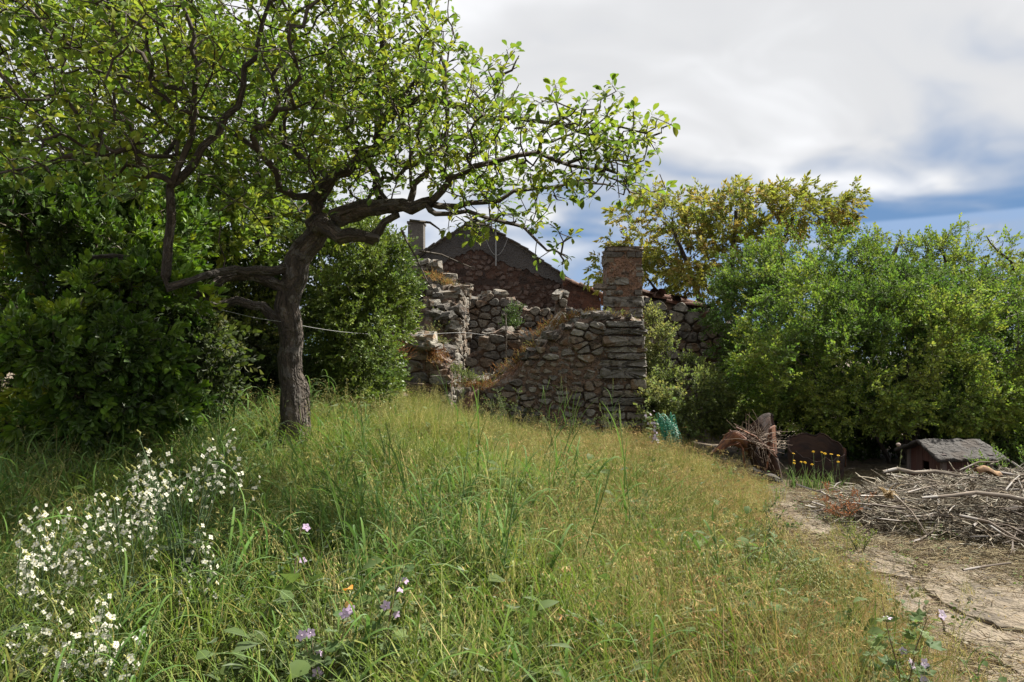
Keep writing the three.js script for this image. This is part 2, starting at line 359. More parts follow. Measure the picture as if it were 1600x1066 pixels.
function stoneGeo(poly0, proud, r, joint = 0.012, back = 0.1, dress = 0.14) {
  const poly = roundPoly(poly0), n = poly.length, m = new MB(); if (n < 4) return null;
  const cx = poly.reduce((a, p) => a + p[0], 0) / n, cy = poly.reduce((a, p) => a + p[1], 0) / n, tx = r.s(0.16), ty = r.s(0.16), ou = r() * 5, ov = r() * 5;
  const size = Math.sqrt(poly.reduce((a, p) => a + (p[0] - cx) ** 2 + (p[1] - cy) ** 2, 0) / n);
  const ring = (k, z, jit, sub) => poly.map((p) => { const L = Math.hypot(p[0] - cx, p[1] - cy) || 1, f = Math.max(0.2, 1 - sub / L) * k, x = cx + (p[0] - cx) * f, y = cy + (p[1] - cy) * f; return m.v(x, y, z + (x - cx) * tx + (y - cy) * ty + r.s(jit), x + ou, y + ov); });
  const A = ring(1, -back, 0, joint), B = ring(1, proud - size * 0.16, size * 0.07, joint), C = ring(1 - dress, proud, size * 0.09, joint), c = m.v(cx + r.s(size * 0.2), cy + r.s(size * 0.2), proud + r.s(size * 0.12) + 0.004, cx + ou, cy + ov);
  for (let k = 0; k < n; k++) { const l = (k + 1) % n; m.q(A[k], A[l], B[l], B[k]); m.q(B[k], B[l], C[l], C[k]); m.t(C[k], C[l], c); }
  return m.geo(true, false);
}
// core of earth and rubble with an uneven face; z = 0 is the face, it runs back to -thick
function coreGeo(len, thick, top, seed, step = 0.09, rough = 0.06, z0 = -0.03) {
  const nu = Math.ceil(len / step), m = new MB(), nv = 26, grid = (z, s) => {
    const ids = []; for (let j = 0; j <= nv; j++) for (let i = 0; i <= nu; i++) {
      const u = i / nu * len, v = -0.3 + (j / nv) * (Math.max(0.02, top(u)) - 0.03 + 0.3); const n = (fbm(u * 5 + seed, v * 5, z * 3, 4) - 0.5) * 2;
      ids.push(m.v(u, v + (j === nv ? n * 0.05 : 0), z + s * (n * rough - (j > nv - 2 ? 0.05 : 0)), u, v));
    } return ids;
  };
  const A = grid(z0, 1), B = grid(-thick, -1), w = nu + 1;
  for (let j = 0; j < nv; j++) for (let i = 0; i < nu; i++) { const k = j * w + i; m.q(A[k], A[k + 1], A[k + w + 1], A[k + w]); m.q(B[k + 1], B[k], B[k + w], B[k + w + 1]); }
  const nt = 5; let last = null; for (let t = 0; t <= nt; t++) { const row = []; for (let i = 0; i <= nu; i++) { const a = (nv * w + i), f = t / nt, ia = A[a] * 3, ib = B[a] * 3, u = i / nu * len, z = mix(m.p[ia + 2], m.p[ib + 2], f), bump = t && t < nt ? (noise(u * 6 + seed, z * 6, 3) - 0.35) * 0.16 : 0; row.push(m.v(mix(m.p[ia], m.p[ib], f), mix(m.p[ia + 1], m.p[ib + 1], f) + bump, z, u * 0.9, z * 0.9)); } if (last) for (let i = 0; i < nu; i++) m.q(last[i], last[i + 1], row[i + 1], row[i]); last = row; }
  for (let j = 0; j < nv; j++) { const k = j * w; m.q(B[k], A[k], A[k + w], B[k + w]); const e = k + nu; m.q(A[e], B[e], B[e + w], A[e + w]); }
  return m.geo(false, false);
}
function rubbleWall(o) {
  const r = rng(o.seed), g = thing(o.name, o.label, o.category ?? 'stone wall', o.p, o.turn ?? 0, o.group), top = profile(o.prof), hmax = Math.max(...o.prof.map((p) => p[1]));
  const rough = o.rough ?? 1, topN = (u) => top(u) + (noise(u * 7 + o.seed, 0.5, o.seed) - 0.5) * 0.12 * rough;
  part('mortar_core', coreGeo(o.len, o.thick, topN, o.seed, o.step ?? 0.09, 0.05 * rough), o.core ?? M.earth, g);
  let list = cells(o.len, hmax, o.su, o.sv, r, o.flat ?? 1.35, o.jit ?? 0.42).filter(({ s }) => s[0] > 0.02 && s[0] < o.len - 0.02 && s[1] > -0.12 && s[1] < topN(s[0]) - o.sv * 0.25 && !(o.skip && o.skip(s[0], s[1], r)));
  const merged = [];
  list.sort((a, b) => b.s[1] - a.s[1]);
  list.forEach(({ s, poly }, k) => {
    const q = poly.map(([x, y]) => [clamp(x, -0.04, o.len + 0.04), y]), deep = (o.buried ?? 0.3) && noise(s[0] * 1.6 + o.seed, s[1] * 1.8, 4) < (o.buried ?? 0.3) && r() < 0.8;
    const geo = stoneGeo(q, (deep ? r.r(-0.02, 0.004) : r.r(0.015, 0.06)) * (o.proud ?? 1), r, deep ? 0.035 : r.r(0.008, 0.02)); if (!geo) return;
    if (k < (o.most ?? 300)) part('stone', geo, r.pick(o.mats ?? stoneMats), g); else merged.push(geo);
  });
  if (merged.length) part('small_stones', mergeGeometries(merged), stoneMats[1], g, 'stuff');
  for (let k = 0; k < (o.caps ?? 0); k++) { const u = r.r(0.05, o.len - 0.05), s = r.r(0.1, 0.26); rock(g, V(u, topN(u) + s * 0.12, r.r(-o.thick * 0.9, 0)), [s * r.r(1, 1.7), s * 0.7, s], r, o.capMats ?? stoneMats); }
  return { g, r, top: topN };
}

// ================================================================ the ruined house
// front wall, right part: slopes down to the left from its corner of long flat blocks
const FRONT = onG(745, 11.5, -0.05), frontLen = (1004 - 745) / F * 11.5;
const hAt = (py, d, base) => EYE + (HY - py) / F * d - base;                          // height above a base of what is seen at that row
{
  const base = FRONT.y, b = (px, py) => [(px - 745) / F * 11.5, hAt(py, 11.5, base)];
  const w = rubbleWall({
    name: 'ruined_front_wall', label: 'broken front wall of dark rubble stone sloping up to a corner of long flat blocks', seed: 101, p: V(FRONT.x, base, FRONT.z), len: frontLen, thick: 0.55,
    prof: [b(745, 606), b(775, 600), b(805, 590), b(822, 560), b(845, 540), b(880, 514), b(905, 500), b(940, 495), b(1004, 500)], su: 0.25, sv: 0.12, core: M.earth, buried: 0.56, caps: 20, flat: 1.5,
    skip: (u, v) => u > frontLen - 0.60 - 0.12 * (Math.floor(v / 0.21) % 2) && v > 0.1,
  });
  // the corner blocks: long, flat, one upon the other, with a few gaps
  const r = rng(77), x1 = frontLen + 0.06, rows = [500, 512, 523, 541, 551, 562, 573, 591, 609, 621, 633, 643, 655, 668];
  for (let k = 0; k < rows.length - 1; k++) {
    const y1 = hAt(rows[k], 11.5, base), y0 = hAt(rows[k + 1], 11.5, base), split = [7, 8, 11].includes(k) ? 1 : 0, wide = 0.58 + r() * 0.22 + (k % 2 ? 0.12 : 0);
    let edges = [x1 - wide, x1 + r.s(0.03)];
    if (split) edges = k === 7 ? [x1 - 0.66, x1 - 0.36, x1 - 0.27, x1] : k === 8 ? [x1 - 0.74, x1] : [x1 - 0.72, x1 - 0.35, x1];
    for (let e = 0; e < edges.length - 1; e++) {
      if (k === 7 && e === 0) { y1 - 0.1; }
      const a = edges[e] + 0.006, c = edges[e + 1] - 0.006, t = y1 - 0.008 - (k === 7 && e < 2 ? 0.09 : 0) - r() * 0.018, bo = y0 + r() * 0.012, n = 5, poly = [];
      for (let q = 0; q <= n; q++) poly.push([mix(a, c, q / n) + r.s(0.012), bo + r.s(0.013)]);
      poly.push([c + r.s(0.02), mix(bo, t, 0.5)]);
      for (let q = n; q >= 0; q--) poly.push([mix(a, c, q / n) + r.s(0.012), t + r.s(0.013)]);
      const st = part('corner_block', stoneGeo(poly, r.r(0.02, 0.075), r, 0.003, 0.5, 0.07), r.pick([stoneMats[0], stoneMats[2], stoneMats[5], stoneMats[0], stoneMats[1]]), w.g);
    }
  }
}
// the pillar left standing behind the corner
{
  const d = 12.2, x0 = (948 - 800) / F * d, wid = 57 / F * d, y0 = 0.2, g = thing('stone_pillar', 'tall square stone pillar with reddish patches standing on the ruined corner', 'pillar', V(x0, y0, -d)), r = rng(91);
  const Y = (py) => hAt(py, d, y0), dep = 0.62;
  const core = new THREE.BoxGeometry(wid - 0.03, Y(390), dep - 0.03, 8, 48, 8), p = core.attributes.position;
  for (let i = 0; i < p.count; i++) p.setXYZ(i, p.getX(i) * (0.94 + 0.10 * fbm(p.getY(i) * 4, p.getZ(i) * 5, p.getX(i) > 0 ? 3 : 9, 3)) + r.s(0.006), p.getY(i), p.getZ(i) * (0.94 + 0.10 * fbm(p.getX(i) * 5, p.getY(i) * 4, p.getZ(i) > 0 ? 5 : 11, 3)) + r.s(0.006));
  core.translate(wid / 2, Y(390) / 2, -dep / 2); part('mortar_core', boxUV(core, 0.3, 0.2), M.redEarth, g);
  const rows = [384, 393, 403, 411, 424, 433, 446, 453, 462, 481, 498, 516, 534, 552, 570, 590, 610, 630, 650];
  const faces = [[V(0, 0, 0), 0, wid], [V(wid, 0, 0), Math.PI / 2, dep], [V(0, 0, -dep), -Math.PI / 2, dep]];
  faces.forEach(([o, turn, len], fi) => {
    for (let k = 0; k < rows.length - 1; k++) {
      const t = Y(rows[k]), b = Y(rows[k + 1]); let u = 0; const bare = k >= 1 && k <= 7;
      while (u < len - 0.05) {
        const full = k === 8 || k === 9 || k === 0, w = Math.min(len - u, full ? len * r.r(0.75, 1) : r.r(0.16, 0.42)), e = len - u - w < 0.1 ? len - u : w;
        if (!(bare && r() < (k > 2 ? 0.78 : 0.45))) {
          const poly = [[u, b], [u + e / 2, b + r.s(0.01)], [u + e, b], [u + e + r.s(0.012), (t + b) / 2], [u + e, t], [u + e / 2, t + r.s(0.012)], [u, t], [u + r.s(0.012), (t + b) / 2]].map(([x, y]) => [x + r.s(0.01), y + r.s(0.008)]);
          const geo = stoneGeo(poly, r.r(-0.01, 0.025), r, 0.005, 0.12, 0.08);
          if (geo) { geo.rotateY(turn); geo.translate(o.x, o.y, o.z); part('stone', geo, r.pick(k > 7 ? [stoneMats[0], stoneMats[5], stoneMats[0]] : [stoneMats[1], stoneMats[3], stoneMats[4], stoneMats[0]]), g); }
        }
        u += e;
      }
    }
  });
  for (let k = 0; k < 5; k++) rock(g, V(wid * (0.15 + 0.7 * r()), Y(387) - 0.03, -dep * r()), [0.26, 0.07, 0.22], r);
  const mo = new MB(); for (let k = 0; k < 5; k++) mo.tube([V(-0.14 - r() * 0.1, Y(450) + k * 0.02, -0.1 - k * 0.03), V(0.05, Y(450) + k * 0.012, -0.1 - k * 0.03)], [0.03, 0.045], 5);
  part('slate_stub', mo.geo(true, false), stoneMats[4], g);
}
// left stub of the front wall
{
  const d = 11.4, o = onG(637, d, -0.05), b = (px, py) => [(px - 637) / F * d, hAt(py, d, o.y)];
  const w = rubbleWall({
    name: 'ruined_wall_stub', label: 'short left stub of the ruined front wall with big pale blocks on top', seed: 131, p: o, len: 66 / F * d, thick: 0.6,
    prof: [b(637, 546), b(676, 546), b(682, 548), b(703, 560)], su: 0.34, sv: 0.17, core: M.earth, buried: 0.34, caps: 3, flat: 1.9, mats: [stoneMats[2], stoneMats[4], stoneMats[0], stoneMats[4], stoneMats[1]], jit: 0.25,
  });
  const r = w.r, put = (px, py, sx, sy, sz, z, mat) => { const s = part('top_block', r.pick(rockGeos), mat, w.g); s.position.set((px - 637) / F * d, hAt(py, d, o.y), z); s.scale.set(sx, sy, sz); s.rotation.set(r.s(0.1), r.s(0.2), r.s(0.08)); };
  put(648, 531, 0.30, 0.24, 0.4, -0.12, stoneMats[5]); put(666, 529, 0.28, 0.26, 0.4, -0.15, paleStone); put(662, 541, 0.52, 0.12, 0.4, -0.1, stoneMats[0]); put(672, 540, 0.18, 0.15, 0.3, 0.02, paleStone);
  put(688, 594, 0.34, 0.17, 0.3, 0.05, stoneMats[5]); put(655, 607, 0.5, 0.2, 0.3, 0.03, stoneMats[4]); put(697, 622, 0.16, 0.13, 0.2, 0.06, paleStone);
}
// left side wall running back from the stub, its inner face in the sun, taller towards the back
{
  const d = 11.9, o = onG(700, d, -0.05), len = 4.4; o.x += 0.06;
  const B = (u, py) => [len - u, hAt(py, d + u, o.y)];                                     // u from the front end
  rubbleWall({
    name: 'ruined_side_wall', label: 'left side wall of the ruin, running back and rising, its inner face in the sun', seed: 151, p: V(o.x + 0.02, o.y, o.z - 0), turn: Math.PI / 2, len, thick: 0.75,
    prof: [[0, hAt(560, d, o.y)], [0.5, hAt(545, d + 0.5, o.y)], [0.8, hAt(500, d + 0.8, o.y)], [1.4, hAt(470, d + 1.4, o.y)], [1.9, hAt(452, d + 1.9, o.y)], [2.4, hAt(462, d + 2.4, o.y)], [3.0, hAt(450, d + 3, o.y)], [len, hAt(452, d + 4, o.y)]],
    su: 0.27, sv: 0.14, core: M.earth, buried: 0.36, caps: 70, mats: [stoneMats[2], stoneMats[4], stoneMats[5], stoneMats[0]],
  });
}
{ // the higher outer part of the side wall has slumped into a ragged bank of stones and earth
  const r = rng(157), o = onG(690, 15.2), g = thing('stone_bank', 'ragged bank of stones and earth on the high far end of the left side wall', 'rubble', o), m = new MB(), prof = (px) => mix(412, 452, sstep(664, 722, px)) + (noise(px * 0.09, 3, 1) - 0.5) * 16;
  for (let j = 0; j <= 14; j++) for (let i = 0; i <= 30; i++) { const px = 640 + i * 3, t = j / 14, d = 15.0 + (i - 15) * 0.03 + t * 0.5, q = at(px, mix(600, prof(px), t), d).sub(o); q.z += (noise(px * 0.2, t * 6, 4) - 0.5) * 0.25; m.v(q.x, q.y, q.z, q.x, q.y); if (i && j) { const k = m.p.length / 3 - 1; m.q(k - 32, k - 1, k, k - 31); } }
  part('earth', m.geo(false, false), M.redEarth, g);
  for (let k = 0; k < 120; k++) { const px = r.r(642, 724), py = prof(px) + Math.pow(r(), 1.3) * 150 - 2, s = r.r(0.12, 0.3), q = at(px, py, 15.0 - 0.05).sub(o); rock(g, q, [s * 1.4, s * 0.75, s], r, [stoneMats[2], stoneMats[4], stoneMats[5], stoneMats[0]]); }
}
// cross wall inside, back wall with its hump, low pier, fallen stones
{
  const d = 14.0, o = onG(728, d, -0.05), b = (px, py) => [(px - 728) / F * d, hAt(py, d, o.y)];
  rubbleWall({ name: 'ruined_cross_wall', label: 'low inner cross wall of grey rubble behind the gap in the front wall', seed: 171, p: o, len: 110 / F * d, thick: 0.5, prof: [b(728, 562), b(756, 540), b(764, 516), b(780, 514), b(800, 520), b(838, 526)], su: 0.3, sv: 0.17, buried: 0.2, caps: 8, flat: 1.4 });
}
{
  const d = 16.4, o = onG(722, d, -0.05), b = (px, py) => [(px - 722) / F * d, hAt(py, d, o.y)];
  rubbleWall({ name: 'ruined_back_wall', label: 'back wall of the ruin, a rounded hump of dark rubble stones falling to the right', seed: 191, p: o, len: 200 / F * d, thick: 0.6, prof: [b(722, 480), b(735, 468), b(760, 462), b(776, 457), b(788, 462), b(800, 474), b(816, 482), b(850, 484), b(880, 486), b(922, 490)], su: 0.26, sv: 0.17, buried: 0.12, caps: 26, flat: 1.25, proud: 1.5 });
}
{
  const d = 15.2, o = onG(868, d, -0.05), b = (px, py) => [(px - 868) / F * d, hAt(py, d, o.y)];
  rubbleWall({ name: 'stone_stub', label: 'narrow upright stub of stacked stones before the far gable, right of the hump', seed: 211, p: o, len: 16 / F * d, thick: 0.3, prof: [b(868, 464), b(876, 460), b(884, 466)], su: 0.2, sv: 0.15, buried: 0.05, caps: 3, flat: 1.2 });
}
{
  const r = rng(303), g = thing('rubble_heap', 'heap of fallen stones and earth spilling down inside the ruined front wall', 'rubble', onG(780, 12.4)), o = g.position, mb = new MB();
  const hh = (x, z) => { const px = 800 + x / -z * F, t = sstep(690, 740, px) * sstep(905, 850, px), back = sstep(-14.8, -13.2, z) * sstep(-11.3, -12.2, z); return groundH(x, z) - 0.1 + t * back * (0.85 + 0.9 * sstep(740, 880, px)) * (0.8 + 0.4 * noise(x * 2, z * 2, 3)); };
  for (let j = 0; j <= 40; j++) for (let i = 0; i <= 40; i++) { const x = -1.5 + i / 40 * 3.0, z = -11.5 - j / 40 * 3.4; mb.v(x - o.x, hh(x, z) - o.y + (noise(x * 9, z * 9, 4) - 0.5) * 0.1, z - o.z, x, z); if (i && j) { const k = mb.p.length / 3 - 1; mb.q(k - 42, k - 1, k, k - 41); } }
  part('earth', mb.geo(false, false), M.redEarth, g);
  for (let k = 0; k < 130; k++) { const x = r.r(-1.1, 1.1), z = r.r(-14.2, -12.1), s = r.r(0.08, 0.26); rock(g, V(x - o.x, hh(x, z) - o.y + s * 0.15, z - o.z), [s * 1.4, s * 0.8, s * 1.1], r, [stoneMats[0], stoneMats[2], stoneMats[4], stoneMats[5]]); }
}
{ // one long pale stone leaning on the slope, and the stones lying on the sill beside it
  const r = rng(31), a = at(864, 513, 12.6), s = thing('leaning_block', 'long pale stone block leaning on the rubble slope', 'stone block', a), m = part('block', rockGeos[3], paleStone, s); m.scale.set(0.2, 0.66, 0.22); m.rotation.set(0.2, 0.3, -0.75);
  const f = thing('flat_block', 'wide flat grey slab lying across the gap left of the leaning stone', 'stone block', at(845, 524, 12.8)), q = part('block', rockGeos[6], stoneMats[0], f); q.scale.set(0.75, 0.26, 0.5); q.rotation.set(0, 0.1, 0.12);
}
// right boundary wall, going down to the right, terracotta tiles along its top
{
  const d = 14.4, x0 = (1000 - 800) / F * d, o = V(x0, groundH(x0, -d) - 0.1, -d), b = (px, py) => [(px - 1000) / F * d, hAt(py, d, o.y)];
  const w = rubbleWall({ name: 'boundary_wall', label: 'right garden wall of rounded grey stones sloping down behind the shrubs, red tiles on top', seed: 231, p: o, len: 172 / F * d, thick: 0.5, prof: [b(1000, 460), b(1040, 468), b(1075, 477), b(1110, 488), b(1135, 500), b(1172, 520)], su: 0.25, sv: 0.19, buried: 0.12, caps: 10, flat: 1.2, proud: 1.2, skip: (u, v) => Math.hypot((u - 1.35) / 0.17, (v - 1.35) / 0.26) < 1 });
  const r = w.r, tile = new THREE.CylinderGeometry(0.10, 0.085, 0.4, 9, 1, true, -Math.PI / 2, Math.PI); tile.rotateZ(Math.PI / 2); tile.rotateX(-Math.PI / 2);
  const tm = [[0.17, 0.08, 0.05], [0.15, 0.085, 0.06], [0.12, 0.065, 0.05]].map((c) => std('terracotta', { color: rgb(...c), map: T.stone, bumpMap: T.stoneB, bumpScale: 0.01 }));
  for (let k = 0; k < 30; k++) { const u = r.r(0, 1.5), m = part('roof_tile', tile, r.pick(tm), w.g); m.position.set(u, w.top(u) + r.r(-0.01, 0.07), r.r(-0.45, 0.0)); m.rotation.set(r.s(0.3), r.s(0.5) + (k % 3 ? 0 : 1.5), -0.22 + r.s(0.12)); }
}

// ================================================================ the house beyond, its gable towards us
{
  const d = 26, X = (px) => (px - 740) / F * d, o = V((740 - 800) / F * d, groundH(-1.5, -d) - 0.1, -d), Y = (py) => hAt(py, d, o.y), g = thing('gable_house', 'old house with a dark pointed gable wall, grey render above and red masonry below', 'house', o), r = rng(401);
  const wallM = std('bare masonry', { color: rgb(0.15, 0.108, 0.095), map: T.earth, bumpMap: T.earthB, bumpScale: 0.1 }), rendM = std('grey lime render', { color: rgb(0.072, 0.066, 0.064), map: T.render, bumpMap: T.renderB, bumpScale: 0.08 });
  const ext = (pts, dep, z) => { const s = new THREE.Shape(pts.map(([x, y]) => new THREE.Vector2(x, y))), e = new THREE.ExtrudeGeometry(s, { depth: dep, bevelEnabled: false }); e.translate(0, 0, z - dep); return boxUV(e, 0, 0, 0.4); };
  const xl = X(585), xr = X(889), out = [[xl, 0], [xr, 0], [xr, Y(440)], [X(815), Y(388)], [X(765), Y(352)], [X(742), Y(347)], [X(722), Y(352)], [X(690), Y(378)], [X(660), Y(400)], [xl, Y(448)]];
  part('gable_wall', ext(out, 0.5, 0), wallM, g);
  // the render that is left on the upper part, with a ragged lower edge where a roof once met the wall
  const low = [[xl, 455], [650, 432], [690, 415], [700, 405], [735, 393], [752, 391], [775, 408], [800, 415], [830, 424], [862, 437], [889, 448]], lower = [];
  for (let k = 0; k < low.length - 1; k++) for (let s = 0; s < 8; s++) { const t = s / 8, px = mix(k ? low[k][0] : 585, low[k + 1][0], t); lower.push([X(px), Y(mix(low[k][1], low[k + 1][1], t)) + r.s(0.07)]); }
  part('render', ext([...lower, [xr - 0.004, Y(448)], ...out.slice(2).map(([x, y]) => [x, y - 0.02])], 0.05, 0.045), rendM, g);
  // the stones that show in the bare part: too small to pick apart
  const top = profile(low.map(([px, py]) => [X(px === low[0][0] ? 585 : px), Y(py)])), geos = [];
  for (const c of cells(xr - xl, Y(392), 0.3, 0.2, r, 1.2)) { const u = c.s[0] + xl; if (c.s[1] > 1.2 && c.s[1] < top(u) - 0.08 && r() < 0.62) { const q = stoneGeo(c.poly.map(([x, y]) => [x + xl, y]), r.r(0.005, 0.05), r, 0.04); if (q) geos.push(q); } }
  const half = geos.length >> 1, sm = [std('small stone', { color: rgb(0.115, 0.08, 0.068), map: T.stone }), std('small grey stone', { color: rgb(0.11, 0.098, 0.09), map: T.stone })];
  part('small_stones', mergeGeometries(geos.slice(half)), sm[0], g, 'stuff'); part('small_stones', mergeGeometries(geos.slice(0, half)), sm[1], g, 'stuff');
  // roof slopes running back, a row of slates along the edges
  const roofM = std('roof slate', { color: rgb(0.13, 0.125, 0.12), map: T.stone, bumpMap: T.stoneB, bumpScale: 0.03 });
  const slope = (x0, y0, x1, y1, name) => {
    const L = Math.hypot(x1 - x0, y1 - y0), a = Math.atan2(y1 - y0, x1 - x0), s = new THREE.BoxGeometry(L, 0.07, 7); const m = part(name, boxUV(s), roofM, g); m.position.set((x0 + x1) / 2, (y0 + y1) / 2 + 0.035, -3.45); m.rotation.z = a;
    for (let k = 0; k < L / 0.33; k++) { const t = (k + 0.5) * 0.33 / L; const e = part('verge_slate', new THREE.BoxGeometry(0.36 + r() * 0.06, 0.045, 0.34), roofM, g); e.position.set(mix(x0, x1, t), mix(y0, y1, t) + 0.10 + r.s(0.02), 0.02 + r.s(0.03)); e.rotation.z = a + 0.08 + r.s(0.07); }
  };
  slope(X(742), Y(347), X(815), Y(389), 'roof'); slope(X(815), Y(389), X(893), Y(443), 'roof'); slope(X(742), Y(347), X(690), Y(379), 'roof'); slope(X(690), Y(379), xl - 0.1, Y(450), 'roof');
  part('side_wall', boxUV(new THREE.BoxGeometry(0.5, Y(442), 6.6).translate(xr - 0.26, Y(442) / 2, -3.9)), wallM, g); part('side_wall', boxUV(new THREE.BoxGeometry(0.5, Y(452), 6.6).translate(xl + 0.26, Y(452) / 2, -3.9)), wallM, g);
  // a pipe on the gable and its sagging wire
  const pipe = new MB(); pipe.tube([V(X(775), Y(416), 0.13), V(X(775), Y(357), 0.13)], [0.032, 0.032], 7); part('pipe', pipe.geo(false, false), std('galvanised pipe', { color: rgb(0.24, 0.24, 0.24), metalness: 0.3, roughness: 0.6 }), g);
  const wire = new MB(), wp = []; for (let k = 0; k <= 12; k++) { const t = k / 12; wp.push(V(X(mix(757, 793, t)), Y(mix(366, 374, t) + 30 * (1 - (2 * t - 1) ** 2)), 0.16)); } wire.tube(wp, wp.map(() => 0.01), 4); part('wire', wire.geo(false, false), std('grey wire', { color: rgb(0.3, 0.3, 0.3) }), g);
}
{ // lean-to on its right with clay tiles on the slope
  const d = 25, X = (px) => (px - 880) / F * d, o = V((880 - 800) / F * d, groundH(1.9, -d) - 0.1, -d), Y = (py) => hAt(py, d, o.y), g = thing('lean_to', 'low red walled lean-to with clay tiles, right of the gable house', 'outbuilding', o), r = rng(411);
  const s = new THREE.Shape([[0, 0], [X(938), 0], [X(939), Y(474)], [X(936), Y(462)], [X(915), Y(452)], [X(884), Y(441)], [0, Y(440)]].map(([x, y]) => new THREE.Vector2(x, y))), e = new THREE.ExtrudeGeometry(s, { depth: 4, bevelEnabled: false }); e.translate(0, 0, -4);
  part('wall', boxUV(e, 0, 0, 0.4), std('red masonry', { color: rgb(0.20, 0.115, 0.09), map: T.earth, bumpMap: T.earthB, bumpScale: 0.1 }), g);
  const tile = new THREE.CylinderGeometry(0.11, 0.09, 0.45, 9, 1, true, -Math.PI / 2, Math.PI); tile.rotateZ(Math.PI / 2); tile.rotateX(-Math.PI / 2);
  const tm = [[0.24, 0.11, 0.065], [0.22, 0.125, 0.085], [0.18, 0.115, 0.09]].map((c) => std('clay tile', { color: rgb(...c), map: T.stone }));
  for (let j = 0; j < 9; j++) for (let k = 0; k < 5; k++) { const t = (k + 0.5) / 5, px = mix(884, 940, t), m = part('roof_tile', tile, r.pick(tm), g); m.position.set(X(px) + r.s(0.03), Y(mix(439, 463, t)) + r.r(0.01, 0.06), 0.05 - j * 0.22); m.rotation.set(0, 0, -0.41 + r.s(0.08)); }
  const m = part('roof_tile', tile, tm[0], g); m.position.set(X(941), Y(471), 0.1); m.rotation.set(0.3, 0.8, -1.3);
}
{ // the chimney left of the gable
  const d = 27.5, o = V((651 - 800) / F * d, 0, -d), g = thing('chimney_stack', 'square grey chimney stack left of the gable, half behind leaves', 'chimney', o), w = 24 / F * d, h = hAt(350, d, 0), rendM = std('chimney render', { color: rgb(0.13, 0.115, 0.10), map: T.render, bumpMap: T.renderB, bumpScale: 0.03 });
  part('shaft', boxUV(new THREE.BoxGeometry(w, h, w).translate(0, h / 2, 0), 0, 0, 0.5), rendM, g); part('cap', boxUV(new THREE.BoxGeometry(w + 0.07, 0.09, w + 0.07).translate(0, h - 0.045 + 0.05, 0)), rendM, g);
}

// ================================================================ trees and shrubs
// a skeleton grown from traced limbs towards points scattered through the crown
function grow({ limbs, points, root, k = 0.22, step = 0.22, wobble = 0.03, tip = 0.0035, exp = 2.3, seed = 1, bow = 0.05 }) {
  const r = rng(seed), P = [], par = [], len = [], fix = [], add = (p, q, rad) => { P.push(p); par.push(q); len.push(q < 0 ? 0 : len[q] + p.distanceTo(P[q])); fix.push(rad ?? 0); return P.length - 1; };
  const nearest = (p, kk) => { let b = 0, bc = 1e9; for (let i = 0; i < P.length; i++) { const q = P[i], dx = q.x - p.x, dy = q.y - p.y, dz = q.z - p.z, c = Math.sqrt(dx * dx + dy * dy + dz * dz) + kk * len[i]; if (c < bc) { bc = c; b = i; } } return b; };
  add(root, -1, limbs[0]?.r?.[0]);
  for (const L of limbs) {                                                            // smooth each traced limb
    const curve = new THREE.CatmullRomCurve3(L.p, false, 'centripetal'), n = Math.max(2, Math.ceil(curve.getLength() / step)); let last = nearest(L.p[0], 0);
    for (let i = 0; i <= n; i++) { const t = i / n, p = curve.getPoint(t), w = t > 0 && t < 1 ? wobble * 0.6 : 0; p.x += r.s(w); p.y += r.s(w); p.z += r.s(w); const f = t * (L.r.length - 1), a = Math.floor(f), rad = mix(L.r[a], L.r[Math.min(L.r.length - 1, a + 1)], f - a); if (i === 0 && p.distanceTo(P[last]) < 0.03) continue; last = add(p, last, rad); }
  }
  const ends = [], base = P.length; let d0 = points.map((p) => [p, P[nearest(p, 0)].distanceTo(p) + 0.15 * p.distanceTo(root)]); d0.sort((a, b) => a[1] - b[1]);
  for (const [p] of d0) {
    let q = nearest(p, k); const a = P[q], L = a.distanceTo(p), n = Math.ceil(L / step);
    for (let i = 1; i <= n; i++) { const t = i / n, s = a.clone().lerp(p, t); if (i < n) { const w = wobble * Math.min(1, L * 2); s.x += r.s(w); s.y += r.s(w) + bow * L * Math.sin(Math.PI * t); s.z += r.s(w); } q = add(s, q); }
    ends.push(q);
  }
  const rad = fix.slice(), sum = new Float64Array(P.length), kids = P.map(() => []);
  for (let i = P.length - 1; i > 0; i--) { const own = Math.max(tip, Math.pow(sum[i], 1 / exp)); rad[i] = fix[i] || own; sum[par[i]] += Math.pow(fix[i] ? Math.min(rad[i], own) : rad[i], exp); kids[par[i]].push(i); }
  rad[0] = fix[0] || Math.pow(sum[0], 1 / exp);
  return { P, par, rad, kids, ends, base, r };
}
function wood(s, mb, { min = 0, max = 9, sides = 1, maxR = 9, lump = 0.16 } = {}) {
  const { P, par, rad, kids } = s, start = [[0, -1]];
  while (start.length) {
    const [i0, from] = start.pop(), pts = [], rr = []; let i = i0;
    if (from >= 0) { pts.push(P[from]); rr.push(Math.min(rad[from] * 0.85, rad[i0] * 1.25)); }
    for (;;) {
      pts.push(P[i]); rr.push(Math.min(maxR, rad[i]));
      const c = kids[i]; if (!c.length) break;
      let b = c[0]; for (const q of c) if (rad[q] > rad[b]) b = q;
      for (const q of c) if (q !== b) start.push([q, i]);
      i = b;
    }
    const R = Math.max(...rr.slice(1)); if (pts.length < 2 || R < min || R >= max) continue;
    mb.tube(pts, rr, R > 0.1 ? 12 : R > 0.04 ? 8 : R > 0.012 ? 5 : 3, [1, 1, 1], R > 0.05 ? lump : 0);
  }
  return mb;
}
const UP = V(0, 1, 0), qA = new THREE.Quaternion(), qB = new THREE.Quaternion();
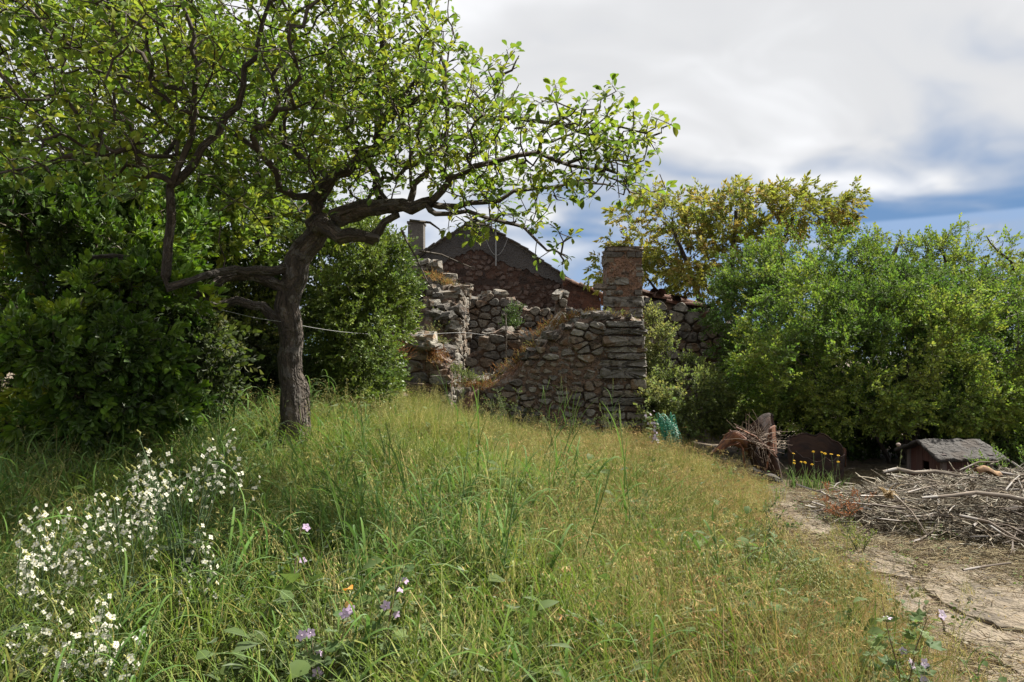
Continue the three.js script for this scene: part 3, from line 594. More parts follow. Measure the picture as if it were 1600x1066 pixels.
function aim(p, dir, roll, s, off) {                                                    // a matrix that points +y along dir, at p, face up
  const y = dir.clone().normalize(); let x = V().crossVectors(y, UP); if (x.lengthSq() < 1e-4) x.set(1, 0, 0); x.normalize(); const z = V().crossVectors(x, y).normalize();
  const m = new THREE.Matrix4().makeBasis(x, y, z); qA.setFromRotationMatrix(m); qB.setFromAxisAngle(V(0, 1, 0), roll); qA.multiply(qB);
  return new THREE.Matrix4().compose(V(p.x - off.x, p.y - off.y, p.z - off.z), qA, V(s, s, s));
}
// sprigs: a short twig with leaves along it
function sprig(seed, { n = 9, len = 0.2, ll = 0.05, lw = 0.026, curl = 0.25, fold = 0.25, spread = 0.95, seg = 2, stem = [0.6, 0.5, 0.35], whorl = false, wide = 0.45 }) {
  const r = rng(seed), mb = new MB(), pts = [V(), V(r.s(0.012), len * 0.5, r.s(0.012)), V(r.s(0.025), len, r.s(0.025))]; mb.tube(pts, [0.003, 0.0024, 0.0014], 3, stem);
  for (let k = 0; k < n; k++) {
    const t = whorl ? 1 - Math.pow(k / n, 1.6) * 0.5 : (k + 1) / n, a = k * 2.4 + r.s(0.5), tilt = spread * r.r(0.75, 1.2) * (whorl ? 0.45 + 0.6 * k / n : 1.1 - 0.5 * t), q = new THREE.Quaternion().setFromEuler(new THREE.Euler(tilt, 0, 0)), ry = new THREE.Quaternion().setFromAxisAngle(UP, a), s = r.r(0.7, 1.15), v = r.r(0.78, 1.2);
    const rt = new THREE.Quaternion().setFromAxisAngle(UP, r.s(0.5));
    const m = new THREE.Matrix4().compose(V(pts[2].x * t, len * t, pts[2].z * t), ry.multiply(q).multiply(rt), V(s, s, s));
    mb.leaf(m, ll, lw, curl * r.r(0.4, 1.6), fold, [v * r.r(0.92, 1.1), v, v * r.r(0.8, 1.1)], seg, wide);
  }
  return mb.geo();
}
// scatter points through soft lumps given as [px, py, depth, rx, ry (photograph pixels), rz (m), how many]
function lumps(list, r, hollow = 0, clump = 0.35) {
  const out = []; for (const [px, py, d, rx, ry, rz, n] of list) {
    const c = at(px, py, d), X = rx / F * d, Y = ry / F * d; let g = 0;
    for (let k = 0; k < n && g < n * 30; g++) {
      let x = r.s(), y = r.s(), z = r.s(); const q = x * x + y * y + z * z; if (q < hollow * hollow * r()) continue;
      x *= 1.15; y *= 1.15; z *= 1.1; const p = V(c.x + x * X, c.y + y * Y, c.z + z * rz); if (q > 0.22 + 1.35 * fbm(p.x * 1.3 + 7, p.y * 1.3 + 3, p.z * 1.3, 2)) continue;
      if (fbm(p.x * 2.3 + 31, p.y * 2.3, p.z * 2.3, 2) < clump * r.r(0.9, 1.3)) continue;
      if (p.y < groundH(p.x, p.z) + 0.05) continue;
      out.push(p); k++;
    }
  } return out;
}
const vary = (c, r, dv = 0.22, dh = 0.12) => { const k = 0.88 * (1 + r.n() * dv), h = r.n() * dh; return [Math.max(0.004, c[0] * k * (1 + h)), Math.max(0.005, c[1] * k), Math.max(0.002, c[2] * k * (1 - h) * 0.85)]; };
function shrub(o) {
  const r = rng(o.seed), base = o.base, g = thing(o.name, o.label, o.category, base, 0, o.group), pts = lumps(o.lumps, r, o.hollow ?? 0.25, o.clump ?? 0.34);
  const limbs = o.limbs ?? o.stems.map(([px, py, d, rad]) => { const e = at(px, py, d), a = base.clone().add(V(r.s(0.12), -0.1, r.s(0.12))), m = a.clone().lerp(e, 0.5).add(V((base.x - e.x) * 0.12, 0.12, r.s(0.1))); return { p: [a, m, e], r: [rad, rad * 0.75, rad * 0.35] }; });
  const s = grow({ limbs, points: pts, root: limbs[0].p[0].clone(), seed: o.seed + 1, k: o.k ?? 0.2, step: o.step ?? 0.25, tip: 0.003, wobble: o.wobble ?? 0.035 });
  part('trunk', wood(s, new MB(), { min: o.split ?? 0.03 }).geo(false, false, base), o.bark ?? M.bark, g);
  part('branches', wood(s, new MB(), { max: o.split ?? 0.03 }).geo(false, false, base), o.bark2 ?? M.twig, g, 'stuff');
  const lists = o.geos.map(() => []), cm = V(); pts.forEach((p) => cm.add(p)); cm.divideScalar(pts.length || 1);
  for (const e of s.ends) {
    const p = s.P[e], q = s.P[s.par[e]], dir = p.clone().sub(q).normalize(), out = p.clone().sub(cm).normalize(), tone = fbm(p.x * 0.9 + o.seed, p.y * 0.9, p.z * 0.9, 3) - 0.5;
    for (let k = 0; k < (o.per ?? 3); k++) {
      const w = dir.clone().multiplyScalar(0.7).addScaledVector(out, 0.45).add(V(r.s(0.9), (o.lift ?? 0.12) + r.s(0.7), r.s(0.9))), back = k ? r() : 0;
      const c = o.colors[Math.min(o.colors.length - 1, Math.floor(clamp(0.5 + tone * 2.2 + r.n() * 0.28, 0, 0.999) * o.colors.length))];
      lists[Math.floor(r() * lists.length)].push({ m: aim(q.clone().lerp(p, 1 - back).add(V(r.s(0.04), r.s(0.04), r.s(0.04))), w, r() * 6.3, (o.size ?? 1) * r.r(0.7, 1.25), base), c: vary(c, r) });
    }
  }
  // the leaf sprays: one crown, made of a few kinds of spray
  const crown = new THREE.Group(); crown.name = 'crown'; crown.userData.kind = 'stuff'; g.add(crown);
  o.geos.forEach((geo, i) => lists[i].length && instances('leaf_sprays', geo, o.leaf ?? M.leaf, lists[i], crown));
  return { g, s, r };
}

// ---------------------------------------------------------------- the old fruit tree in the middle
{
  const D = 6.8, L = (d0, d1, rad, ...p) => ({ p: p.map(([x, y], i) => at(x, y, mix(d0, d1, i / (p.length - 1)))), r: rad });
  const limbs = [
    L(D, D, [0.179, 0.147, 0.119, 0.113, 0.116, 0.123, 0.119, 0.108], [468, 720], [463, 668], [458, 600], [454, 520], [456, 455], [470, 402], [488, 368], [504, 340]),
    L(D, D - 0.3, [0.093, 0.075, 0.060, 0.043, 0.036, 0.025, 0.015], [500, 345], [495, 315], [517, 282], [552, 254], [590, 224], [597, 188], [628, 150], [660, 122]),
    L(D - 0.1, D + 0.2, [0.054, 0.039, 0.029], [515, 284], [490, 258], [468, 240], [440, 222], [400, 190]),
    L(D - 0.3, D - 0.5, [0.036, 0.033, 0.025, 0.018], [592, 215], [596, 150], [592, 90], [594, 30], [598, -40]),
    L(D - 0.25, D - 1.0, [0.043, 0.033, 0.025, 0.020, 0.015, 0.010, 0.006], [594, 195], [630, 162], [674, 152], [720, 168], [760, 184], [847, 189], [914, 208], [972, 217], [1024, 213], [1050, 194]),
    L(D, D - 0.7, [0.108, 0.090, 0.072, 0.060, 0.047], [492, 362], [527, 344], [569, 326], [606, 322], [647, 320], [674, 315]),
    L(D - 0.65, D - 1.4, [0.039, 0.030, 0.025, 0.020, 0.013, 0.007], [666, 316], [690, 295], [722, 271], [768, 256], [839, 241], [894, 252], [953, 272], [986, 300]),
    L(D - 0.65, D - 0.9, [0.036, 0.025, 0.019, 0.013, 0.007], [670, 318], [722, 320], [776, 311], [839, 294], [914, 288], [960, 292]),
    L(D - 0.65, D - 1.3, [0.033, 0.021, 0.017, 0.011, 0.006], [668, 320], [690, 334], [744, 336], [815, 355], [853, 384], [888, 404]),
    L(D - 0.3, D - 0.4, [0.086, 0.072, 0.060, 0.039], [505, 352], [535, 370], [566, 374], [592, 373]),
    L(D - 0.35, D - 0.5, [0.058, 0.039, 0.036], [578, 375], [590, 360], [604, 346], [622, 335]),
    L(D + 0.1, D - 0.1, [0.058, 0.036, 0.025, 0.015], [600, 322], [592, 290], [575, 262], [540, 200], [520, 140], [505, 60]),
    L(D - 0.5, D - 0.4, [0.036, 0.025, 0.015], [640, 318], [655, 280], [690, 220], [700, 160], [690, 90]),
    L(D - 0.05, D - 0.9, [0.050, 0.043, 0.037, 0.033, 0.029], [452, 418], [404, 421], [367, 420], [331, 424], [300, 438]),
    L(D - 0.05, D - 0.9, [0.060, 0.058, 0.050, 0.047, 0.051, 0.050, 0.047, 0.036, 0.025, 0.015], [448, 452], [415, 440], [380, 430], [352, 438], [331, 452], [311, 462], [278, 456], [240, 425], [209, 411], [184, 397], [140, 402]),
    L(D, D - 0.3, [0.058, 0.050, 0.043, 0.029], [446, 510], [415, 485], [380, 474], [332, 478], [290, 470]),
    L(D - 0.95, D - 1.1, [0.043, 0.039, 0.037, 0.033], [262, 450], [263, 400], [264, 350], [265, 292]),
    L(D - 1.1, D - 1.6, [0.036, 0.030, 0.026, 0.021, 0.016, 0.011], [265, 294], [300, 259], [338, 211], [372, 165], [385, 105], [399, 71], [415, 0], [420, -60]),
    L(D - 1.15, D - 1.5, [0.029, 0.023, 0.018, 0.010], [268, 285], [300, 200], [309, 105], [297, 60], [277, -5], [262, -60]),
    L(D - 1.1, D - 1.9, [0.020, 0.017, 0.015, 0.008], [275, 244], [240, 240], [188, 237], [113, 240], [40, 262], [-20, 275]),
    L(D - 1.1, D - 1.4, [0.025, 0.020, 0.015, 0.008], [300, 165], [240, 110], [170, 40], [120, -40]),
  ];
  const base = at(468, 720, D); base.y = groundH(base.x, base.z); limbs[0].p[0].copy(base).y -= 0.15;
  const r = rng(2024), pts = lumps([
    [560, 80, 6.3, 170, 120, 1.1, 400], [640, 100, 6.1, 90, 130, 0.9, 150], [690, 190, 5.9, 140, 85, 1.0, 250], [820, 215, 5.6, 115, 58, 0.7, 150], [930, 215, 5.4, 85, 46, 0.5, 75], [955, 165, 5.4, 30, 35, 0.3, 12], [1010, 210, 5.3, 40, 22, 0.25, 16],
    [800, 300, 5.8, 110, 42, 0.7, 110], [905, 270, 5.4, 95, 38, 0.5, 75], [865, 385, 5.3, 26, 36, 0.25, 14], [770, 350, 5.6, 70, 22, 0.4, 30], [1000, 288, 5.1, 48, 14, 0.25, 12],
    [380, 90, 5.9, 210, 140, 1.2, 400], [140, 90, 5.2, 210, 130, 1.1, 380], [330, 250, 5.9, 130, 80, 0.9, 90], [100, 240, 4.9, 150, 60, 0.8, 90], [560, 235, 6.3, 110, 70, 0.8, 120], [470, 330, 6.8, 90, 60, 0.7, 40], [620, 140, 7.3, 150, 110, 0.7, 100], [750, 205, 7.2, 110, 70, 0.6, 110], [250, -60, 5.2, 330, 80, 1.2, 120], [540, -50, 6, 150, 60, 1, 80],
  ], r, 0.1, 0.3);
  const g = thing('pear_tree', 'old spreading fruit tree with thick dark leaning trunk, in front of the ruin', 'tree', base);
  const s = grow({ limbs, points: pts, root: limbs[0].p[0].clone(), seed: 2025, k: 0.16, step: 0.15, wobble: 0.055, tip: 0.0042, bow: 0.06 });
  part('trunk', wood(s, new MB(), { min: 0.04, lump: 0.3 }).geo(false, false, base), M.bark, g);
  part('branches', wood(s, new MB(), { max: 0.04 }).geo(false, false, base), M.twig, g, 'stuff');
  // dead snags without leaves
  const dead = new MB(); const snag = (d, rad, ...p) => dead.tube(p.map(([x, y]) => at(x, y, d)), p.map((_, i) => mix(rad, 0.004, i / (p.length - 1))), 5);
  snag(5.8, 0.016, [770, 132], [786, 116], [800, 110], [806, 96], [811, 87]); snag(5.8, 0.008, [784, 117], [780, 104], [783, 96]); snag(5.8, 0.008, [772, 128], [764, 112], [763, 100]); snag(5.8, 0.007, [796, 111], [810, 104]);
  snag(5.9, 0.011, [628, 360], [636, 378], [650, 402], [668, 440], [690, 470]); snag(6.0, 0.01, [655, 392], [690, 398], [722, 412], [742, 420]); snag(6.0, 0.015, [640, 345], [672, 348], [686, 358], [690, 366]);
  part('dead_branch', dead.geo(false, false, base), M.twig, g);
  // leaves in rosettes at the twig ends and along the twigs
  const leafG = [0, 1, 2, 3].map((k) => { const q = rng(60 + k), mb = new MB(); mb.tube([V(), V(0, 0.018, 0.002), V(0, 0.03, 0)], [0.0012, 0.001, 0.0008], 3, [1.1, 1, 0.6]); mb.leaf(new THREE.Matrix4().makeTranslation(0, 0.028, 0), 0.066 + 0.007 * k, 0.038 + 0.005 * q(), 0.25 + 0.25 * q(), 0.15 + 0.25 * q(), [1, 1, 1], 4, 0.6); return mb.geo(); });
  const all = [], cols = [[0.135, 0.215, 0.026], [0.18, 0.25, 0.026], [0.10, 0.17, 0.026], [0.225, 0.265, 0.032]];
  const bare = (p) => { const px = 800 + p.x / -p.z * F, py = HY - (p.y - EYE) / -p.z * F; return px > 640 && py > 322 ? 0.45 : px > 620 && py > 130 ? 0.22 : 0; };
  for (const e of s.ends) {
    const p = s.P[e], q = s.P[s.par[e]], dir = p.clone().sub(q).normalize(), c = r.pick(cols), n = Math.round(r.r(3.4, 6.4));
    if (r() < bare(p)) continue;
    for (let k = 0; k < n; k++) { const a = k * 2.4 + r(), tilt = r.r(0.5, 1.25), x = V().crossVectors(dir, UP).normalize(), y = V().crossVectors(dir, x).normalize(), w = dir.clone().multiplyScalar(Math.cos(tilt)).addScaledVector(x, Math.cos(a) * Math.sin(tilt)).addScaledVector(y, Math.sin(a) * Math.sin(tilt)).add(V(0, 0.18 + r.s(0.35), 0)); all.push({ p: p.clone().add(V(r.s(0.015), r.s(0.015), r.s(0.015))), w, s: r.r(0.5, 1.25), k: Math.floor(r() * 4), c: vary(c, r, 0.18) }); }
  }
  for (let i = s.base; i < s.P.length; i++) if (s.rad[i] < 0.009 && r() < 0.36 && !(r() < bare(s.P[i]))) for (let k = 0; k < 2; k++) { const w = V(r.s(), r.r(-0.2, 1), r.s()); all.push({ p: s.P[i], w, s: r.r(0.5, 1), k: Math.floor(r() * 4), c: vary(r.pick(cols), r, 0.18) }); }
  all.forEach((e) => { e.px = 800 + e.p.x / -e.p.z * F; e.py = HY - (e.p.y - EYE) / -e.p.z * F; e.m = aim(e.p, e.w, r.s(0.6), e.s, base); e.in = e.px > 5 && e.px < 1595 && e.py > 5; });
  all.sort((a, b) => (b.in - a.in) || b.s / -b.p.z - a.s / -a.p.z);
  const lm = [0, 1, 2, 3, 4, 5].map((k) => { const m = M.leaf.clone(); m.color.setRGB(...vary(cols[k % 4], r, 0.12)); return m; });
  all.slice(0, 300).forEach((e) => { const m = part('leaf', leafG[e.k], r.pick(lm), g); e.m.decompose(m.position, m.quaternion, m.scale); });
  const crown = new THREE.Group(); crown.name = 'crown'; crown.userData.kind = 'stuff'; g.add(crown);
  for (let k = 0; k < 4; k++) instances('leaves', leafG[k], M.leaf, all.slice(300).filter((e) => e.k === k), crown);
  console.log('pear leaves', all.length, 'nodes', s.P.length);
}

// ---------------------------------------------------------------- the others
const S = {
  laurel: [1, 2, 3].map((k) => sprig(k, { n: 10, len: 0.16, ll: 0.10, lw: 0.042, curl: 0.22, fold: 0.2, spread: 1.05, seg: 3, whorl: true, wide: 0.6 })),
  fruit: [11, 12, 13].map((k) => sprig(k, { n: 8, len: 0.2, ll: 0.075, lw: 0.045, curl: 0.35, fold: 0.2, spread: 0.95, seg: 3, wide: 0.55 })),
  small: [21, 22, 23].map((k) => sprig(k, { n: 11, len: 0.2, ll: 0.05, lw: 0.028, curl: 0.25, fold: 0.22, spread: 1.15, wide: 0.55 })),
  plum: [31, 32, 33].map((k) => sprig(k, { n: 11, len: 0.21, ll: 0.058, lw: 0.036, curl: 0.3, fold: 0.2, spread: 1.2, wide: 0.6 })),
  walnut: [41, 42, 43].map((k) => sprig(k, { n: 8, len: 0.2, ll: 0.13, lw: 0.066, curl: 0.55, fold: 0.15, spread: 1.5, wide: 0.6 })),
  bramble: [51, 52, 53].map((k) => sprig(k, { n: 9, len: 0.18, ll: 0.05, lw: 0.036, curl: 0.25, fold: 0.2, spread: 1.15, wide: 0.6 })),
  fern: [61, 62, 63].map((k) => sprig(k, { n: 12, len: 0.2, ll: 0.05, lw: 0.012, curl: 0.6, fold: 0.1, spread: 0.9, stem: [0.8, 0.6, 0.4] })),
};
shrub({ name: 'laurel_bush', label: 'big dark evergreen bush with glossy whorled leaves at the left edge, beside the fruit tree', category: 'bush', seed: 501, base: onG(110, 6.7), leaf: M.gloss, geos: S.laurel, per: 3, size: 0.88, clump: 0.47, hollow: 0.5, bark2: M.paleBark,
  lumps: [[60, 580, 6.4, 160, 80, 0.8, 150], [130, 600, 6.0, 130, 60, 0.5, 120], [130, 460, 6.3, 190, 60, 0.7, 170], [240, 470, 6.8, 60, 100, 0.5, 60], [60, 420, 6.6, 160, 130, 0.9, 380], [190, 390, 6.9, 120, 110, 0.8, 260], [190, 540, 6.9, 90, 100, 0.6, 90], [30, 640, 6.2, 150, 80, 0.7, 190], [200, 640, 6.0, 90, 44, 0.5, 110], [-120, 450, 6.6, 120, 240, 1, 160], [90, 545, 5.5, 110, 70, 0.35, 130], [210, 545, 5.8, 60, 50, 0.3, 60], [60, 330, 6.2, 130, 50, 0.5, 80]],
  stems: [[60, 420, 6.6, 0.06], [200, 400, 6.8, 0.05], [130, 560, 6.3, 0.04], [-60, 450, 6.6, 0.06]], colors: [[0.045, 0.095, 0.01], [0.075, 0.15, 0.012], [0.12, 0.215, 0.014], [0.22, 0.30, 0.018]] });
shrub({ name: 'leafy_tree', label: 'leafy tree behind the left bush, its bright crown filling the upper left corner', category: 'tree', seed: 511, base: onG(60, 9.3), geos: S.fruit, per: 3, size: 1.15, clump: 0.38,
  lumps: [[120, 120, 9.0, 230, 190, 1.4, 560], [330, 200, 9.4, 150, 160, 1.2, 300], [-60, 300, 9.2, 190, 200, 1.2, 250], [250, 30, 9, 200, 100, 1.3, 220], [180, 330, 9.0, 170, 100, 1, 260], [60, 330, 8.4, 130, 80, 0.7, 160], [300, 350, 8.8, 110, 70, 0.7, 140]],
  stems: [[20, 180, 9.2, 0.11], [160, 200, 9.3, 0.08], [300, 180, 9.4, 0.07]], colors: [[0.10, 0.175, 0.024], [0.135, 0.22, 0.026], [0.175, 0.25, 0.028], [0.22, 0.26, 0.035]] });
shrub({ name: 'leafy_tree', label: 'slender tree behind the fruit tree trunk, many bare grey stems and sky showing through', category: 'tree', seed: 521, base: onG(400, 10.5), geos: S.fruit, per: 2, size: 1.05, clump: 0.42, split: 0.025,
  lumps: [[420, 180, 10.3, 150, 180, 1.2, 300], [480, 300, 10.6, 110, 90, 0.9, 140], [560, 160, 10.4, 110, 130, 1.0, 170], [380, 360, 10.5, 90, 60, 0.8, 90]],
  stems: [[350, 240, 10.4, 0.08], [440, 180, 10.3, 0.07], [520, 200, 10.6, 0.06], [400, 120, 10.5, 0.06]], colors: [[0.11, 0.185, 0.026], [0.15, 0.225, 0.028], [0.21, 0.235, 0.035]] });
shrub({ name: 'evergreen_shrub', label: 'dense dark evergreen shrub between the fruit tree trunk and the ruin', category: 'shrub', seed: 531, base: onG(560, 9.8), leaf: M.gloss, geos: S.small, per: 4, size: 1.15,
  lumps: [[550, 430, 9.6, 75, 75, 0.8, 300], [570, 540, 9.5, 50, 80, 0.7, 230], [605, 440, 9.9, 38, 60, 0.5, 130], [520, 560, 9.9, 55, 90, 0.6, 180], [575, 620, 9.3, 50, 34, 0.5, 120], [612, 600, 10.2, 14, 40, 0.2, 24], [540, 375, 9.9, 70, 40, 0.6, 90], [625, 490, 10.4, 18, 40, 0.3, 40]],
  stems: [[560, 430, 9.7, 0.06], [600, 500, 9.6, 0.04], [520, 520, 9.8, 0.04]], colors: [[0.035, 0.065, 0.018], [0.055, 0.10, 0.022], [0.09, 0.145, 0.028], [0.13, 0.19, 0.03]] });
shrub({ name: 'thicket', label: 'dim tangled thicket in deep shade under the fruit tree branches', category: 'thicket', seed: 541, base: onG(330, 9.6), geos: S.bramble, per: 3, size: 1.4, clump: 0.36,
  lumps: [[290, 570, 7.1, 80, 90, 0.5, 190], [240, 500, 7.0, 70, 60, 0.4, 90], [330, 540, 9.4, 130, 90, 0.8, 330], [250, 590, 8.6, 90, 70, 0.6, 150], [390, 600, 9.2, 70, 60, 0.5, 130], [340, 440, 9.9, 130, 60, 0.6, 170], [170, 520, 9.4, 120, 140, 0.7, 200], [420, 520, 9.9, 60, 90, 0.5, 110]],
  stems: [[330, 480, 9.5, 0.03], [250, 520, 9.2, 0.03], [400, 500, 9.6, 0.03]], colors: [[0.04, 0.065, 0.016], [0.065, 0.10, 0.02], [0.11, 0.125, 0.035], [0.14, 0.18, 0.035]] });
shrub({ name: 'dark_tree', label: 'broad dark tree far back on the left, seen only in gaps between the nearer leaves', category: 'tree', seed: 551, base: onG(250, 14), geos: S.plum, per: 5, size: 1.7, clump: 0.3,
  lumps: [[120, 380, 14, 260, 240, 1.4, 420], [380, 470, 14, 190, 150, 1.2, 300], [-150, 400, 14, 200, 300, 1.4, 220], [120, 580, 13, 300, 110, 1.0, 260], [520, 520, 13.5, 100, 130, 1, 140]],
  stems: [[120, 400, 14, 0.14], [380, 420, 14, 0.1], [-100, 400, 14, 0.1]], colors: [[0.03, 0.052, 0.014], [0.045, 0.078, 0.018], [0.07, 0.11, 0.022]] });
// right side
shrub({ name: 'walnut_tree', label: 'tall tree with yellow brown young leaves behind the pillar and the garden wall', category: 'tree', seed: 561, base: onG(1130, 19), geos: S.walnut, per: 3, size: 1.0, clump: 0.43, lift: -0.45, k: 0.3,
  lumps: [[1060, 360, 18.6, 100, 70, 1.5, 210], [1150, 340, 19, 110, 50, 1.5, 210], [1250, 325, 19.2, 85, 40, 1.3, 150], [1010, 440, 18.4, 80, 40, 1.2, 110], [1120, 420, 18.8, 110, 60, 1.4, 200], [1290, 350, 19.2, 50, 34, 1, 60], [965, 405, 18.2, 30, 40, 0.7, 28], [1030, 305, 18.6, 30, 14, 0.6, 14]],
  stems: [[1050, 350, 18.7, 0.13], [1150, 330, 19, 0.14], [1240, 340, 19.2, 0.12], [1000, 420, 18.5, 0.08]], colors: [[0.18, 0.21, 0.035], [0.22, 0.235, 0.04], [0.245, 0.20, 0.055], [0.165, 0.21, 0.04], [0.25, 0.265, 0.05]] });
shrub({ name: 'green_tree', label: 'dense mid green tree right of the walnut, above the thicket', category: 'tree', seed: 571, base: onG(1270, 14.5), geos: [...S.plum, ...S.small], per: 4, size: 1.15, clump: 0.42,
  lumps: [[1250, 420, 14, 120, 60, 1.1, 300], [1190, 470, 13.6, 80, 80, 0.9, 220], [1330, 440, 14.2, 70, 60, 1, 170], [1230, 540, 13.2, 110, 100, 0.9, 280], [1160, 560, 13, 30, 70, 0.4, 40]],
  stems: [[1250, 440, 14, 0.08], [1190, 480, 13.7, 0.06], [1330, 450, 14.2, 0.06]], colors: [[0.07, 0.13, 0.022], [0.105, 0.175, 0.026], [0.145, 0.21, 0.032]] });
shrub({ name: 'plum_thicket', label: 'broad sunlit thicket of small leaved bushes on the right, hanging over the kennel', category: 'bush', seed: 581, base: onG(1400, 11.4), geos: [...S.plum, ...S.plum, ...S.bramble, ...S.small], per: 4, size: 1.0, clump: 0.49, hollow: 0.45, bark2: M.paleBark,
  lumps: [[1330, 500, 11.2, 150, 90, 0.9, 440], [1260, 570, 10.8, 110, 70, 0.8, 260], [1420, 580, 10.6, 130, 90, 0.9, 400], [1540, 540, 10.8, 120, 90, 0.9, 300], [1280, 640, 10.8, 100, 50, 0.6, 170], [1440, 650, 10.3, 90, 34, 0.6, 150], [1530, 640, 10.5, 80, 60, 0.7, 200], [1660, 600, 10.8, 110, 120, 1, 160], [1190, 620, 11.4, 40, 40, 0.4, 40], [1400, 470, 11.6, 110, 50, 0.8, 220], [1560, 470, 12, 90, 50, 0.8, 150]],
  stems: [[1330, 500, 11.2, 0.05], [1420, 570, 10.8, 0.05], [1530, 560, 10.8, 0.05], [1260, 590, 10.9, 0.04]], colors: [[0.07, 0.13, 0.022], [0.105, 0.18, 0.026], [0.14, 0.22, 0.03], [0.20, 0.26, 0.045]] });
shrub({ name: 'sparse_tree', label: 'sparse tree at the right edge, dark curved limbs and thin leaves against the sky', category: 'tree', seed: 591, base: onG(1530, 14.5), geos: S.plum, per: 3, size: 1.1, clump: 0.4, k: 0.3, split: 0.025,
  lumps: [[1480, 385, 14.2, 60, 26, 0.8, 60], [1540, 410, 14.3, 90, 40, 1, 110], [1420, 425, 14.1, 60, 50, 0.8, 70], [1580, 460, 14.3, 90, 50, 1, 110], [1400, 480, 14, 60, 60, 0.7, 80], [1480, 490, 13.6, 90, 50, 0.8, 130], [1640, 430, 14.4, 60, 60, 1, 50], [1375, 385, 14.2, 22, 20, 0.4, 12]],
  stems: [[1470, 380, 14.2, 0.06], [1540, 420, 14.3, 0.07], [1420, 420, 14.1, 0.05], [1590, 440, 14.3, 0.05]], colors: [[0.12, 0.185, 0.028], [0.155, 0.215, 0.03], [0.19, 0.24, 0.045]] });
shrub({ name: 'bramble_bush', label: 'pale green bramble bush between the ruined corner and the garden wall', category: 'bush', seed: 601, base: onG(1075, 12.2), geos: S.bramble, per: 4, size: 1.05,
  lumps: [[1035, 570, 12.4, 30, 70, 0.4, 130], [1080, 630, 11.6, 70, 40, 0.6, 230], [1050, 650, 11.2, 40, 40, 0.4, 90], [1130, 640, 11.8, 50, 35, 0.5, 110], [1020, 505, 12.8, 14, 26, 0.2, 24], [1090, 585, 12.4, 40, 26, 0.4, 60], [1030, 620, 11.9, 24, 50, 0.3, 60]],
  stems: [[1035, 560, 12.5, 0.02], [1080, 620, 11.9, 0.02], [1125, 630, 11.9, 0.02]], colors: [[0.11, 0.15, 0.04], [0.155, 0.195, 0.06], [0.21, 0.235, 0.085]], split: 0.014 });
shrub({ name: 'hedge', label: 'low dark undergrowth in shade behind the scrap iron and the kennel', category: 'undergrowth', seed: 611, base: onG(1300, 12.6), geos: S.plum, per: 4, size: 1.2,
  lumps: [[1180, 640, 12.4, 80, 50, 0.5, 200], [1300, 650, 12, 110, 60, 0.6, 330], [1470, 640, 12.2, 140, 80, 0.7, 420], [1640, 650, 11.5, 100, 80, 0.7, 170], [1560, 690, 10.6, 70, 26, 0.4, 90], [1240, 600, 13, 80, 70, 0.5, 160], [1560, 580, 13, 140, 90, 0.7, 260], [1400, 530, 12.8, 170, 90, 0.6, 380], [1350, 610, 12.3, 80, 40, 0.4, 150], [1470, 670, 11.8, 130, 30, 0.4, 120], [1270, 560, 12.8, 110, 90, 0.6, 220], [1590, 500, 13, 110, 60, 0.6, 160]],
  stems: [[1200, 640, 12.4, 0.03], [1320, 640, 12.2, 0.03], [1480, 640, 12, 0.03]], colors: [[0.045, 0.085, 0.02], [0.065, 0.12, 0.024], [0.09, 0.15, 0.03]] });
{ // a dead branch and a grey pole stick out above the right trees
  const g = thing('dead_branch', 'bare forked dead branch standing above the sparse tree at the right edge', 'branch', onG(1590, 14.4)), mb = new MB(), A = (px, py) => at(px, py, 14.4).sub(g.position);
  mb.tube([V(0, 0, 0), A(1592, 560), A(1588, 440), A(1580, 408), A(1560, 393), A(1548, 380), A(1541, 368)], [0.07, 0.05, 0.035, 0.028, 0.022, 0.016, 0.008], 6); mb.tube([A(1578, 406), A(1579, 396), A(1583, 390)], [0.02, 0.014, 0.008], 5); mb.tube([A(1558, 392), A(1566, 384), A(1568, 378)], [0.014, 0.01, 0.006], 5);
  part('branch', mb.geo(false, false), M.twig, g);
  const p = thing('slanting_pole', 'pale grey pointed pole slanting up out of the thicket against the sky', 'pole', onG(1375, 14.8)), b = new MB(), B = (px, py) => at(px, py, 14.8).sub(p.position);
  b.tube([V(), B(1388, 430), B(1398, 395), B(1408, 370)], [0.05, 0.05, 0.05, 0.012], 7); part('pole', b.geo(false, false), M.paleBark, p);
}

